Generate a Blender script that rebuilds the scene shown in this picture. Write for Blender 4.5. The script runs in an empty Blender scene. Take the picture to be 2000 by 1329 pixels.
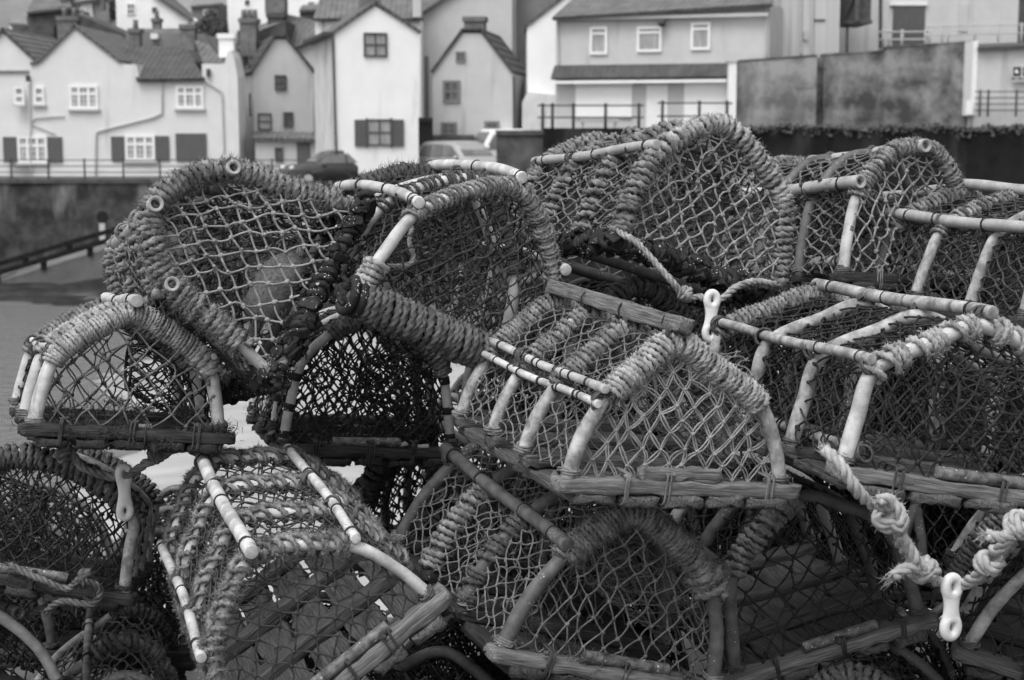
import bpy, math, random
import numpy as np
from mathutils import Matrix, Euler, Vector

# ------------------------------------------------------------------ scene
SC = bpy.context.scene
COL = SC.collection
PI = math.pi
FPX, HZ, CZ = 3271.0, 250.0, 1.65          # focal length in photo pixels, horizon row, eye height
TH = math.atan((664.5 - HZ) / FPX)
FW = np.array([0, math.cos(TH), -math.sin(TH)])
UPV = np.array([0, math.sin(TH), math.cos(TH)])
RT = np.array([1.0, 0, 0])
CAM = np.array([0, 0, CZ])


def at(px, py, Y):
    """the point at distance Y (metres in front of the lens) seen at photo pixel px, py"""
    r = FW + RT * (px - 1000) / FPX + UPV * (664.5 - py) / FPX
    return CAM + r * (Y / r[1])


def XX(px, Y): return float(at(px, 200, Y)[0])
def ZZ(py, Y): return float(at(1000, py, Y)[2])


# ------------------------------------------------------------------ materials
MATS = {}


def mat(name, lo, hi, scale=8.0, rough=0.8, bump=0.25, stretch=(1, 1, 1), coord='obj', stain=None, speck=None,
        streak=None, bdist=0.004, spec=0.3, detail=6.0, metal=0.0, rr=(.32, .68)):
    m = bpy.data.materials.new(name)
    m.use_nodes = True
    nt = m.node_tree
    N, Lk = nt.nodes, nt.links
    b = N['Principled BSDF']
    b.inputs['Roughness'].default_value = rough
    b.inputs['Specular IOR Level'].default_value = spec
    b.inputs['Metallic'].default_value = metal
    if coord == 'obj':
        tc = N.new('ShaderNodeTexCoord'); src = tc.outputs['Object']
    else:
        tc = N.new('ShaderNodeAttribute'); tc.attribute_name = 'grain'; src = tc.outputs['Vector']
    mp = N.new('ShaderNodeMapping'); mp.inputs['Scale'].default_value = stretch
    Lk.new(src, mp.inputs['Vector'])

    def noise(sc, det, vec):
        n = N.new('ShaderNodeTexNoise'); n.inputs['Scale'].default_value = sc
        n.inputs['Detail'].default_value = det; n.inputs['Roughness'].default_value = 0.62
        Lk.new(vec, n.inputs['Vector']); return n.outputs['Fac']

    def ramp(fac, a, bb, ca, cb):
        r = N.new('ShaderNodeValToRGB'); e = r.color_ramp.elements
        e[0].position = a; e[1].position = bb
        e[0].color = (ca, ca, ca, 1); e[1].color = (cb, cb, cb, 1)
        Lk.new(fac, r.inputs['Fac']); return r.outputs['Color']

    def mix(fac, c, val):
        x = N.new('ShaderNodeMixRGB'); x.inputs['Color2'].default_value = (val, val, val, 1)
        Lk.new(fac, x.inputs['Fac']); Lk.new(c, x.inputs['Color1']); return x.outputs['Color']
    f = noise(scale, detail, mp.outputs['Vector'])
    c = ramp(f, rr[0], rr[1], lo, hi)
    if stain:
        sc, th, val, soft = stain
        c = mix(ramp(noise(sc, 5.0, src), th, th + soft, 0, 1), c, val)
    if streak:
        sc, th, val, soft, st = streak
        m2 = N.new('ShaderNodeMapping'); m2.inputs['Scale'].default_value = st
        Lk.new(src, m2.inputs['Vector'])
        c = mix(ramp(noise(sc, 4.0, m2.outputs['Vector']), th, th + soft, 0, 1), c, val)
    if speck:
        sc, rad, val, th = speck
        v = N.new('ShaderNodeTexVoronoi'); v.inputs['Scale'].default_value = sc
        Lk.new(src, v.inputs['Vector'])
        a = ramp(v.outputs['Distance'], rad, rad + 0.06, 1, 0)
        g = ramp(noise(sc * 0.13, 2.0, src), th, th + 0.06, 0, 1)
        mu = N.new('ShaderNodeMixRGB'); mu.blend_type = 'MULTIPLY'; mu.inputs['Fac'].default_value = 1
        Lk.new(a, mu.inputs['Color1']); Lk.new(g, mu.inputs['Color2'])
        c = mix(mu.outputs['Color'], c, val)
    Lk.new(c, b.inputs['Base Color'])
    if bump:
        bp = N.new('ShaderNodeBump'); bp.inputs['Strength'].default_value = bump
        bp.inputs['Distance'].default_value = bdist
        Lk.new(f, bp.inputs['Height']); Lk.new(bp.outputs['Normal'], b.inputs['Normal'])
    MATS[name] = m
    return m


mat('rope_pale', .13, .43, 38, .95, .6, bdist=.002)
mat('rope_mid', .06, .29, 38, .95, .8, stain=(9, .56, .08, .12), bdist=.002)
mat('rope_dark', .035, .12, 60, .95, .6, bdist=.002)
mat('rope_white', .26, .46, 45, .9, .5, stain=(14, .60, .30, .1), bdist=.002)
mat('twine_pale', .15, .34, 40, .9, .4, stain=(6, .58, .13, .14), bdist=.001)
mat('twine_mid', .08, .20, 40, .9, .4, stain=(6, .56, .07, .14), bdist=.001)
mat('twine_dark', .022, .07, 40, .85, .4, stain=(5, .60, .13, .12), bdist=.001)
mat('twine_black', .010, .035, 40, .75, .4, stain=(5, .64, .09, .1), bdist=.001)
mat('pvc_white', .36, .60, 17, .5, .25, stain=(12, .51, .20, .22), streak=(9, .60, .20, .12, (2.5, 2.5, .5)), rr=(.38, .62), speck=(95, .10, .12, .58), spec=.4, bdist=.002)
mat('pvc_grey', .25, .40, 20, .6, .35, stain=(13, .60, .13, .1), speck=(150, .2, .6, .52), bdist=.002)
mat('pvc_dirty', .17, .46, 24, .7, .5, stain=(13, .57, .17, .14), streak=(10, .58, .10, .12, (2.5, 2.5, .5)), rr=(.38, .62), speck=(95, .13, .08, .56), bdist=.003)
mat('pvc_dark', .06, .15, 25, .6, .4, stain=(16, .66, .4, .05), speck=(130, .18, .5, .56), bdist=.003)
mat('pvc_hole', .01, .02, 25, .9, 0)
mat('wood_pale', 0.055, 0.25, 1, .85, 1.0, (12, 260, 260), 'grain', stain=(7, .58, .08, .12), bdist=.004)
mat('wood_mid', 0.03, 0.15, 1, .85, 1.0, (12, 260, 260), 'grain', stain=(7, .56, .04, .12), bdist=.004)
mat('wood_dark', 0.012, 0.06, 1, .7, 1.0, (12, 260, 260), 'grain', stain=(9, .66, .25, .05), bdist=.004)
mat('iron', .03, .20, 55, .55, .9, speck=(90, .2, .5, .5), spec=.5, bdist=.004)
mat('rubber', .008, .025, 30, .8, .8, speck=(130, .20, .55, .52), stain=(38, .66, .5, .03), spec=.4, bdist=.003)
mat('weed', .02, .07, 60, .9, .4)
mat('felt', .16, .30, 120, 1.0, .9, stain=(16, .6, .10, .1), bdist=.004)
# setting
mat('render_cream', .61, .67, 1.2, .9, .10, streak=(1.0, .62, .46, .2, (1.2, 1.2, .12)), bdist=.01)
mat('render_white', .78, .86, .8, .9, .15, streak=(.8, .62, .55, .2, (1.2, 1.2, .2)), stain=(.4, .64, .50, .14), bdist=.02)
mat('render_worn', .52, .72, .9, .9, .3, streak=(1.2, .55, .28, .2, (1, 1, .2)), bdist=.02)
mat('render_grey', .46, .52, 1.5, .9, .12, streak=(1.0, .62, .33, .2, (1.2, 1.2, .12)), bdist=.01)
mat('render_dull', .15, .22, .8, .9, .3, streak=(1.2, .55, .11, .2, (1, 1, .2)), bdist=.02)
mat('render_pale', .48, .56, 1.5, .85, .12, streak=(1.0, .6, .38, .2, (1.5, 1.5, .1)), bdist=.01)
mat('cladding', .42, .55, 1.0, .6, .2, (6, 6, .05), streak=(1.0, .6, .34, .2, (2, 2, .08)), bdist=.02)
mat('trim_white', .72, .80, 6, .6, .05)
mat('shutter', .08, .11, 3, .7, .15, (8, 1, 1))
mat('shutter_white', .76, .84, 2, .6, .2, (1, 1, 14))
mat('frame_dark', .05, .09, 6, .6, .1)
mat('pane', .05, .16, 1.2, .12, .0, spec=.6)
mat('pane_curtain', .22, .40, 2.2, .3, .0, (3, 3, .5), spec=.5)
mat('chimney_brick', .09, .19, 2.5, .9, .5, stain=(1.2, .6, .08, .1), bdist=.03)
mat('chimney_pot', .16, .26, 6, .85, .2)
mat('pipe', .40, .48, 6, .6, .1)
mat('pipe_dark', .04, .08, 6, .6, .1)
mat('railing', .03, .06, 6, .5, .1)
mat('stone_dark', .035, .11, 1.3, .9, .8, stain=(.5, .60, .17, .2), bdist=.06)
mat('harbour_stone', .030, .085, .9, .85, .8, streak=(.55, .50, .26, .22, (1, 1, .35)), stain=(.35, .56, .014, .16), bdist=.06, rr=(.4, .6), spec=.1)
mat('harbour_concrete', .007, .022, .8, .8, .6, streak=(.8, .52, .05, .2, (1, 1, .18)), stain=(.5, .62, .13, .08), bdist=.05, spec=.1)
mat('concrete', .06, .25, .75, .9, .5, streak=(.9, .50, .06, .3, (1, 1, .45)), stain=(.8, .58, .06, .25), bdist=.05, rr=(.40, .60), spec=.1)
mat('seaweed_rock', .010, .05, .9, .8, .9, stain=(.7, .60, .07, .1), bdist=.15, spec=.1)
mat('tarred_timber', .008, .02, 6, .8, .2, spec=.1)
mat('rope_worn', .045, .17, 38, .95, .8, bdist=.002)
mat('concrete_pale', .13, .30, .75, .9, .5, streak=(.9, .50, .09, .3, (1, 1, .45)), stain=(.6, .60, .07, .22), bdist=.05, rr=(.40, .60), spec=.1)
mat('ramp_concrete', .11, .17, 1.2, .85, .4, stain=(.6, .58, .02, .15), bdist=.03, spec=.1)
mat('asphalt', .05, .10, 3, .9, .3)
mat('quay_stone', .04, .10, 2.0, .8, .6, bdist=.02)
mat('sand', .27, .40, .5, .55, .8, (1, 3, 1), stain=(.16, .58, .15, .2), bdist=.08, spec=.5)
mat('leaf', .05, .10, 2, .8, .0)
mat('hill_grass', .06, .30, .12, .95, .9, stain=(.06, .55, .05, .12), bdist=.6)
mat('bush', .03, .14, 3, .9, .6)
mat('car_dark', .035, .05, 2, .25, .0, spec=.6)
mat('car_silver', .36, .42, 2, .3, .0, spec=.6, metal=.3)
mat('car_white', .70, .76, 2, .3, .0, spec=.5)
mat('car_glass', .12, .18, 2, .05, .0, spec=.8)  # grey base paints in the sky reflected by the windows
mat('tyre', .015, .03, 8, .8, .2)
mat('lamp_lens', .5, .7, 8, .2, .1)
mat('sign_white', .6, .7, 8, .6, .1)
mat('sign_black', .02, .04, 8, .6, .1)
mat('plastic_link', .56, .70, 22, .42, .25, stain=(24, .66, .40, .08), spec=.45, bdist=.001)


def tile_mat(name, lo, hi):
    m = mat(name, lo, hi, 1.6, .85, .0, stain=(.5, .60, lo * .6, .2))
    nt = m.node_tree; N, Lk = nt.nodes, nt.links
    tc = N.new('ShaderNodeTexCoord')
    w1 = N.new('ShaderNodeTexWave'); w1.inputs['Scale'].default_value = 1.2; w1.bands_direction = 'X'
    w1.inputs['Distortion'].default_value = .4
    w2 = N.new('ShaderNodeTexWave'); w2.inputs['Scale'].default_value = 1.1; w2.bands_direction = 'Z'; w2.wave_profile = 'SAW'
    w2.inputs['Distortion'].default_value = .4
    ad = N.new('ShaderNodeMath'); ad.operation = 'ADD'
    Lk.new(tc.outputs['Object'], w1.inputs['Vector']); Lk.new(tc.outputs['Object'], w2.inputs['Vector'])
    Lk.new(w1.outputs['Fac'], ad.inputs[0]); Lk.new(w2.outputs['Fac'], ad.inputs[1])
    bp = N.new('ShaderNodeBump'); bp.inputs['Strength'].default_value = .8; bp.inputs['Distance'].default_value = .06
    Lk.new(ad.outputs[0], bp.inputs['Height']); Lk.new(bp.outputs['Normal'], N['Principled BSDF'].inputs['Normal'])
    return m


tile_mat('roof_pantile', .055, .10)
tile_mat('roof_slate', .10, .17)
tile_mat('roof_pale', .17, .25)

# ------------------------------------------------------------------ mesh collector
ICO_V = None


def _ico():
    t = (1 + 5 ** .5) / 2
    v = np.array([(-1, t, 0), (1, t, 0), (-1, -t, 0), (1, -t, 0), (0, -1, t), (0, 1, t), (0, -1, -t), (0, 1, -t),
                  (t, 0, -1), (t, 0, 1), (-t, 0, -1), (-t, 0, 1)], float)
    v /= np.linalg.norm(v[0])
    f = np.array([(0, 11, 5), (0, 5, 1), (0, 1, 7), (0, 7, 10), (0, 10, 11), (1, 5, 9), (5, 11, 4), (11, 10, 2), (10, 7, 6),
                  (7, 1, 8), (3, 9, 4), (3, 4, 2), (3, 2, 6), (3, 6, 8), (3, 8, 9), (4, 9, 5), (2, 4, 11), (6, 2, 10),
                  (8, 6, 7), (9, 8, 1)])
    return v, f


ICO_V, ICO_F = _ico()


class MB:
    def __init__(self):
        self.V, self.Q, self.T, self.G, self.n = [], [], [], [], 0

    def add(self, v, q=None, t=None, g=None):
        v = np.asarray(v, float).reshape(-1, 3)
        if q is not None and len(q): self.Q.append(np.asarray(q, np.int64).reshape(-1, 4) + self.n)
        if t is not None and len(t): self.T.append(np.asarray(t, np.int64).reshape(-1, 3) + self.n)
        self.V.append(v); self.G.append(v if g is None else np.asarray(g, float).reshape(-1, 3)); self.n += len(v)

    def build(self, name, material, parent=None, smooth=True, loc=None):
        V = np.concatenate(self.V); G = np.concatenate(self.G)
        Q = np.concatenate(self.Q) if self.Q else np.zeros((0, 4), np.int64)
        T = np.concatenate(self.T) if self.T else np.zeros((0, 3), np.int64)
        if loc is not None: V = V - np.asarray(loc)
        me = bpy.data.meshes.new(name)
        me.vertices.add(len(V)); me.vertices.foreach_set('co', V.astype(np.float32).ravel())
        nl = len(Q) * 4 + len(T) * 3
        me.loops.add(nl)
        me.loops.foreach_set('vertex_index', np.concatenate([Q.ravel(), T.ravel()]).astype(np.int32))
        me.polygons.add(len(Q) + len(T))
        st = np.concatenate([np.arange(len(Q)) * 4, len(Q) * 4 + np.arange(len(T)) * 3])
        me.polygons.foreach_set('loop_start', st.astype(np.int32))
        me.polygons.foreach_set('use_smooth', np.full(len(Q) + len(T), smooth))
        a = me.attributes.new('grain', 'FLOAT_VECTOR', 'POINT')
        a.data.foreach_set('vector', G.astype(np.float32).ravel())
        me.update(calc_edges=True); me.validate()
        me.materials.append(MATS[material] if isinstance(material, str) else material)
        o = bpy.data.objects.new(name, me); COL.objects.link(o)
        if parent is not None: o.parent = parent
        if loc is not None: o.location = loc
        return o

    # ---- primitives
    def box(self, x0, x1, y0, y1, z0, z1):
        v = [(x, y, z) for x in (x0, x1) for y in (y0, y1) for z in (z0, z1)]
        self.add(v, [(0, 1, 3, 2), (4, 6, 7, 5), (0, 4, 5, 1), (2, 3, 7, 6), (0, 2, 6, 4), (1, 5, 7, 3)])

    def prism(self, pts, y0, y1):
        """polygon of (x, z) points (convex enough for a fan round its middle), from y0 to y1"""
        p = np.array(pts, float); n = len(p)
        c = p.mean(0)
        v = np.concatenate([np.c_[p[:, 0], np.full(n, y0), p[:, 1]], np.c_[p[:, 0], np.full(n, y1), p[:, 1]],
                            [(c[0], y0, c[1]), (c[0], y1, c[1])]])
        i = np.arange(n); j = (i + 1) % n
        self.add(v, np.c_[i, j, j + n, i + n], np.concatenate([np.c_[j, i, np.full(n, 2 * n)], np.c_[i + n, j + n, np.full(n, 2 * n + 1)]]))

    def sheet(self, a, b, c, d, th):
        """a slab with corners a b c d and thickness th (downwards along its normal)"""
        a, b, c, d = [np.asarray(q, float) for q in (a, b, c, d)]
        n = np.cross(b - a, d - a); n /= np.linalg.norm(n)
        v = np.array([a, b, c, d, a - n * th, b - n * th, c - n * th, d - n * th])
        self.add(v, [(0, 1, 2, 3), (7, 6, 5, 4), (0, 4, 5, 1), (1, 5, 6, 2), (2, 6, 7, 3), (3, 7, 4, 0)])

    def tube(self, P, r, sides=10, cap=True, hollow=False, T=None):
        P = np.asarray(P, float); K = len(P)
        t, n, b = frames(P)
        r = np.broadcast_to(np.asarray(r, float), (K,))
        a = np.arange(sides) * 2 * PI / sides
        ring = lambda c, nn, bb, rr: c + rr * (np.cos(a)[:, None] * nn + np.sin(a)[:, None] * bb)
        rings = [ring(P[k], n[k], b[k], r[k]) for k in range(K)]
        pre, post = [], []
        if cap:
            if hollow:
                pre = [ring(P[0] + t[0] * .05, n[0], b[0], r[0] * .6), ring(P[0], n[0], b[0], r[0] * .6), ring(P[0], n[0], b[0], r[0] * .92)]
                post = [ring(P[-1], n[-1], b[-1], r[-1] * .92), ring(P[-1], n[-1], b[-1], r[-1] * .6), ring(P[-1] - t[-1] * .05, n[-1], b[-1], r[-1] * .6)]
            else:
                c_ = min(.003, r[0] * .2); pre = [ring(P[0] - t[0] * c_, n[0], b[0], r[0] * .2), ring(P[0] - t[0] * c_, n[0], b[0], r[0] * .84), ring(P[0] - t[0] * c_ * .85, n[0], b[0], r[0] * .95)]
                c_ = min(.003, r[-1] * .2); post = [ring(P[-1] + t[-1] * c_ * .85, n[-1], b[-1], r[-1] * .95), ring(P[-1] + t[-1] * c_, n[-1], b[-1], r[-1] * .84), ring(P[-1] + t[-1] * c_, n[-1], b[-1], r[-1] * .2)]
        rings = pre + rings + post
        M = len(rings)
        v = np.concatenate(rings)
        i = np.arange(sides); j = (i + 1) % sides
        q = np.concatenate([np.c_[i + k * sides, j + k * sides, j + (k + 1) * sides, i + (k + 1) * sides] for k in range(M - 1)])
        tr = []
        if cap and not hollow:
            v = np.concatenate([v, [rings[0].mean(0), rings[-1].mean(0)]])
            tr = np.concatenate([np.c_[j, i, np.full(sides, M * sides)], np.c_[i + (M - 1) * sides, j + (M - 1) * sides, np.full(sides, M * sides + 1)]])
        elif cap:
            v = np.concatenate([v, [rings[0].mean(0), rings[-1].mean(0)]])
            tr = np.concatenate([np.c_[j, i, np.full(sides, M * sides)], np.c_[i + (M - 1) * sides, j + (M - 1) * sides, np.full(sides, M * sides + 1)]])
        self.add(v, q, tr)

    def tubes(self, P, r, sides=5):
        """many polylines at once: P is (N, K, 3)"""
        N_, K = P.shape[:2]
        if not N_: return
        t = np.gradient(P, axis=1); t /= np.linalg.norm(t, axis=2, keepdims=True) + 1e-12
        d = P[:, -1] - P[:, 0]
        ref = np.zeros((N_, 3)); ref[np.arange(N_), np.argmin(np.abs(d), axis=1)] = 1
        n = np.cross(t, ref[:, None]); n /= np.linalg.norm(n, axis=2, keepdims=True) + 1e-12
        b = np.cross(t, n)
        a = np.arange(sides) * 2 * PI / sides
        r = np.broadcast_to(np.asarray(r, float).reshape(-1, 1, 1, 1) if np.ndim(r) else r, (N_, 1, 1, 1)) if True else r
        v = P[:, :, None] + r * (np.cos(a)[None, None, :, None] * n[:, :, None] + np.sin(a)[None, None, :, None] * b[:, :, None])
        i = np.arange(sides); j = (i + 1) % sides
        q = np.concatenate([np.c_[i + k * sides, j + k * sides, j + (k + 1) * sides, i + (k + 1) * sides] for k in range(K - 1)])
        q = (q[None] + (np.arange(N_) * K * sides)[:, None, None]).reshape(-1, 4)
        self.add(v.reshape(-1, 3), q)

    def balls(self, C, r):
        C = np.asarray(C, float)
        if not len(C): return
        r = np.broadcast_to(np.asarray(r, float), (len(C),))
        v = C[:, None] + ICO_V[None] * r[:, None, None]
        f = (ICO_F[None] + (np.arange(len(C)) * 12)[:, None, None]).reshape(-1, 3)
        self.add(v.reshape(-1, 3), None, f)

    def fuzz(self, C, D, ln, w, rng):
        """thin curling fibres from points C along directions D"""
        n = len(C)
        if not n: return
        D = D / (np.linalg.norm(D, axis=1, keepdims=True) + 1e-9)
        s = np.cross(D, rng.normal(size=(n, 3))); s /= np.linalg.norm(s, axis=1, keepdims=True) + 1e-9
        ln = np.asarray(ln).reshape(-1, 1)
        m = C + D * ln * .55 + s * ln * .08
        e = C + D * ln * .9 + rng.normal(size=(n, 3)) * ln * .35
        w2 = np.cross(D, s) * w
        v = np.stack([C - w2, C + w2, m + w2 * .8, m - w2 * .8, e], 1)
        k = np.arange(n)[:, None] * 5
        self.add(v.reshape(-1, 3), np.array([0, 1, 2, 3])[None] + k, np.array([3, 2, 4])[None] + k)

    def plank(self, a, b, w, th, up, rng, rough=.0025, rnd=.012, cut=None):
        """a worn board from a to b, width w, thickness th, up = its face normal; grain runs along it"""
        a, b, up = [np.asarray(q, float) for q in (a, b, up)]
        d = b - a; L = np.linalg.norm(d); d /= L
        side = np.cross(d, up); side /= np.linalg.norm(side); up = np.cross(side, d)
        n = max(8, int(L / .03)); S = 16
        s = np.concatenate([[0, .15, .5], np.linspace(1, n - 1, n), [n - .5, n - .15, n]]) / n
        bv = .10 * th / w
        q_ = [(1, -.80), (1, 0), (1, .80), (1 - bv, 1), (.5, 1), (-.5, 1), (-1 + bv, 1), (-1, .80), (-1, 0), (-1, -.80), (-1 + bv, -1), (-.5, -1), (0, -1), (.5, -1), (.8, -1), (1 - bv, -1)]
        sx, sy = np.array(q_, float).T
        ph = rng.uniform(0, 6, 6)
        v, g = [], []
        off = rng.uniform(0, 50)
        for q in s:
            x = q * L
            endf = min(1, (min(x, L - x) / rnd + .02)) if rnd else 1
            k = math.sqrt(max(0, 1 - (1 - min(endf, 1)) ** 2))
            ww = w / 2 * (.45 + .55 * k) * (1 + .05 * math.sin(x * 14 + ph[0]) + .03 * math.sin(x * 37 + ph[1]))
            tt = th / 2 * (.6 + .4 * k) * (1 + .06 * math.sin(x * 11 + ph[2]))
            c = a + d * x + up * (.002 * math.sin(x * 9 + ph[3]))
            p = c + (sx * ww)[:, None] * side + (sy * tt)[:, None] * up + rng.normal(0, rough, (S, 1)) * (sx[:, None] * side + sy[:, None] * up)
            v.append(p); g.append(np.c_[np.full(S, x + off), sx * ww + off, sy * tt + off])
        K = len(s)
        i = np.arange(S); j = (i + 1) % S
        qd = np.concatenate([np.c_[i + k * S, j + k * S, j + (k + 1) * S, i + (k + 1) * S] for k in range(K - 1)])
        vv = np.concatenate(v + [[v[0].mean(0), v[-1].mean(0)]]); gg = np.concatenate(g + [[g[0].mean(0), g[-1].mean(0)]])
        t = np.concatenate([np.c_[j, i, np.full(S, K * S)], np.c_[i + (K - 1) * S, j + (K - 1) * S, np.full(S, K * S + 1)]])
        self.add(vv, qd, t, gg)


def frames(P):
    P = np.asarray(P, float)
    t = np.gradient(P, axis=0); t /= np.linalg.norm(t, axis=1, keepdims=True) + 1e-12
    ref = np.zeros(3); ref[np.argmin(np.abs(t[0]))] = 1
    n = np.zeros_like(P); n[0] = np.cross(t[0], ref); n[0] /= np.linalg.norm(n[0])
    for k in range(1, len(P)):
        v = n[k - 1] - t[k] * (n[k - 1] @ t[k]); n[k] = v / (np.linalg.norm(v) + 1e-12)
    return t, n, np.cross(t, n)


def smooth_curve(ctrl, per=8):
    """Catmull-Rom through the control points"""
    c = np.asarray(ctrl, float)
    c = np.concatenate([[2 * c[0] - c[1]], c, [2 * c[-1] - c[-2]]])
    out = []
    for i in range(1, len(c) - 2):
        u = np.linspace(0, 1, per, endpoint=False)[:, None]
        a, b, d, e = c[i - 1], c[i], c[i + 1], c[i + 2]
        out.append(.5 * (2 * b + (d - a) * u + (2 * a - 5 * b + 4 * d - e) * u ** 2 + (3 * b - a - 3 * d + e) * u ** 3))
    out.append(c[-2][None])
    return np.concatenate(out)


class Path:
    def __init__(self, P, step=.01):
        P = np.asarray(P, float)
        d = np.r_[0, np.cumsum(np.linalg.norm(np.diff(P, axis=0), axis=1))]
        self.L = d[-1]
        n = max(4, int(self.L / step))
        s = np.linspace(0, self.L, n)
        self.s = s
        self.P = np.stack([np.interp(s, d, P[:, k]) for k in range(3)], 1)
        self.t, self.n, self.b = frames(self.P)

    def ev(self, arr, s): return np.stack([np.interp(s, self.s, arr[:, k]) for k in range(3)], -1)
    def pos(self, s): return self.ev(self.P, s)

    def fr(self, s):
        n = self.ev(self.n, s); n /= np.linalg.norm(n, axis=-1, keepdims=True)
        b = self.ev(self.b, s); b /= np.linalg.norm(b, axis=-1, keepdims=True)
        return n, b


def rope_tube(mb, C, rad, r, sides=9, lay=None, strands=3, depth=.30):
    """a laid rope along dense centres C; rad = a reference direction per point; ridges show the strands"""
    t = np.gradient(C, axis=0); t /= np.linalg.norm(t, axis=1, keepdims=True) + 1e-12
    n = rad - t * np.sum(rad * t, 1, keepdims=True); n /= np.linalg.norm(n, axis=1, keepdims=True) + 1e-12
    b = np.cross(t, n)
    d = np.r_[0, np.cumsum(np.linalg.norm(np.diff(C, axis=0), axis=1))]
    a = np.arange(sides) * 2 * PI / sides
    lay = lay or r * 7.5
    R = r * (1 + depth * np.cos(strands * (a[None] - d[:, None] * 2 * PI / lay)))
    R = R * (1 + .10 * np.random.default_rng(len(C)).normal(size=R.shape) * (depth < .35)) * (1 + .09 * np.sin(d * 2 * PI / (r * 19) + 1.3) + .06 * np.sin(d * 2 * PI / (r * 41)))[:, None]
    v = C[:, None] + R[..., None] * (np.cos(a)[None, :, None] * n[:, None] + np.sin(a)[None, :, None] * b[:, None])
    K = len(C); i = np.arange(sides); j = (i + 1) % sides
    q = (np.stack([np.c_[i, j, j + sides, i + sides]])[0][None] + (np.arange(K - 1) * sides)[:, None, None]).reshape(-1, 4)
    vv = np.concatenate([v.reshape(-1, 3), C[:1], C[-1:]])
    tr = np.concatenate([np.c_[j, i, np.full(sides, K * sides)], np.c_[i + (K - 1) * sides, j + (K - 1) * sides, np.full(sides, K * sides + 1)]])
    mb.add(vv, q, tr)


def wrap(mb, path, s0, s1, R, r, rng, pitch=None, gap=0.0, fuzz=55, flen=.011, sides=11, slant=0.0, wob=.16, depth=.30, cen=None):
    """rope wound round a path between arc lengths s0 and s1"""
    pitch = pitch or 2.05 * r
    sk, s = [s0], s0
    left = rng.integers(2, 5)
    while s < s1:
        p = pitch * (1 + wob * rng.normal())
        if gap:
            left -= 1
            if left <= 0: p += gap * rng.uniform(.6, 1.4); left = rng.integers(2, 5)
        s += max(p, pitch * .6); sk.append(min(s, s1))
    turns = len(sk) - 1
    m = max(14, int(2 * PI * (R + r) / ((.62 if fuzz else 1.3) * r)))
    ph = np.linspace(0, turns, turns * m + 1)
    ss = np.interp(ph, np.arange(turns + 1), sk)
    wv = np.interp(ph, np.arange(turns + 1), rng.normal(0, r * .32, turns + 1))
    sl_ = np.interp(ph, np.arange(turns + 1), rng.normal(0, r * .45, turns + 1))
    n, b = path.fr(ss)
    a = ph * 2 * PI + rng.uniform(0, 6)
    rad = np.cos(a)[:, None] * n + np.sin(a)[:, None] * b
    tt = path.ev(path.t, ss)
    C = path.pos(ss) + (R + r * .82 + np.abs(wv))[:, None] * rad + tt * ((slant + sl_) * np.sin(a))[:, None]
    rope_tube(mb, C, rad, r, sides, depth=depth)
    if cen is not None:          # a second rope running along the outside, caught under the turns
        s2 = np.arange(s0, s1, r * .6)
        t2 = path.ev(path.t, s2); o = path.pos(s2) - cen; o -= t2 * np.sum(o * t2, 1, keepdims=True); o /= np.linalg.norm(o, axis=1, keepdims=True)
        sd = np.cross(t2, o); w_ = np.sin(s2 * 60 + a[0])[:, None] * .6
        dd = o + sd * w_; dd /= np.linalg.norm(dd, axis=1, keepdims=True)
        C2 = path.pos(s2) + dd * (R + r * 1.3)
        rope_tube(mb, C2, dd, r * 1.15, sides, depth=depth)
        k = rng.integers(0, len(C2), len(C2) * 6)
        mb.fuzz(C2[k] + dd[k] * r, dd[k] + rng.normal(0, .7, (len(k), 3)), rng.uniform(.4, 1.25, len(k)) * flen, .00055, rng)
    if fuzz:
        k = rng.integers(0, len(C), turns * fuzz)
        a2 = rng.uniform(-1.3, 1.3, len(k))
        tn = path.ev(path.t, ss[k])
        d = np.cos(a2)[:, None] * rad[k] + np.sin(a2)[:, None] * tn
        mb.fuzz(C[k] + d * r * .85, d + rng.normal(0, .55, d.shape), rng.uniform(.4, 1.25, len(k)) * flen, .00055, rng)


def laid_rope(mb, ctrl, r, rng, fuzz=400, per=10, lay=None):
    """a free rope of three separate strands along a smooth curve"""
    p = Path(smooth_curve(ctrl, per), step=r * .45)
    lay = lay or r * 6.2
    for k in range(3):
        a = p.s * 2 * PI / lay + k * 2 * PI / 3
        rad = np.cos(a)[:, None] * p.n + np.sin(a)[:, None] * p.b
        C = p.P + rad * r * .52
        rope_tube(mb, C, rad, r * .56, 8, lay=r * 2.2, strands=4, depth=.07)
    if fuzz:
        k = rng.integers(0, len(p.s), fuzz)
        a = rng.uniform(0, 2 * PI, fuzz)
        d = np.cos(a)[:, None] * p.n[k] + np.sin(a)[:, None] * p.b[k]
        mb.fuzz(p.P[k] + d * r, d + p.t[k] * rng.normal(0, .8, (fuzz, 1)), rng.uniform(.3, 1, fuzz) * r * .8, .0005, rng)
    e = []
    for end, sg in ((0, -1), (-1, 1)):
        m = 40
        mb.fuzz(p.P[end] + rng.normal(0, r * .35, (m, 3)), sg * p.t[end] + rng.normal(0, .3, (m, 3)), rng.uniform(.5, 1.5, m) * r * 1.6, .0008, rng)
    return p


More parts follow.
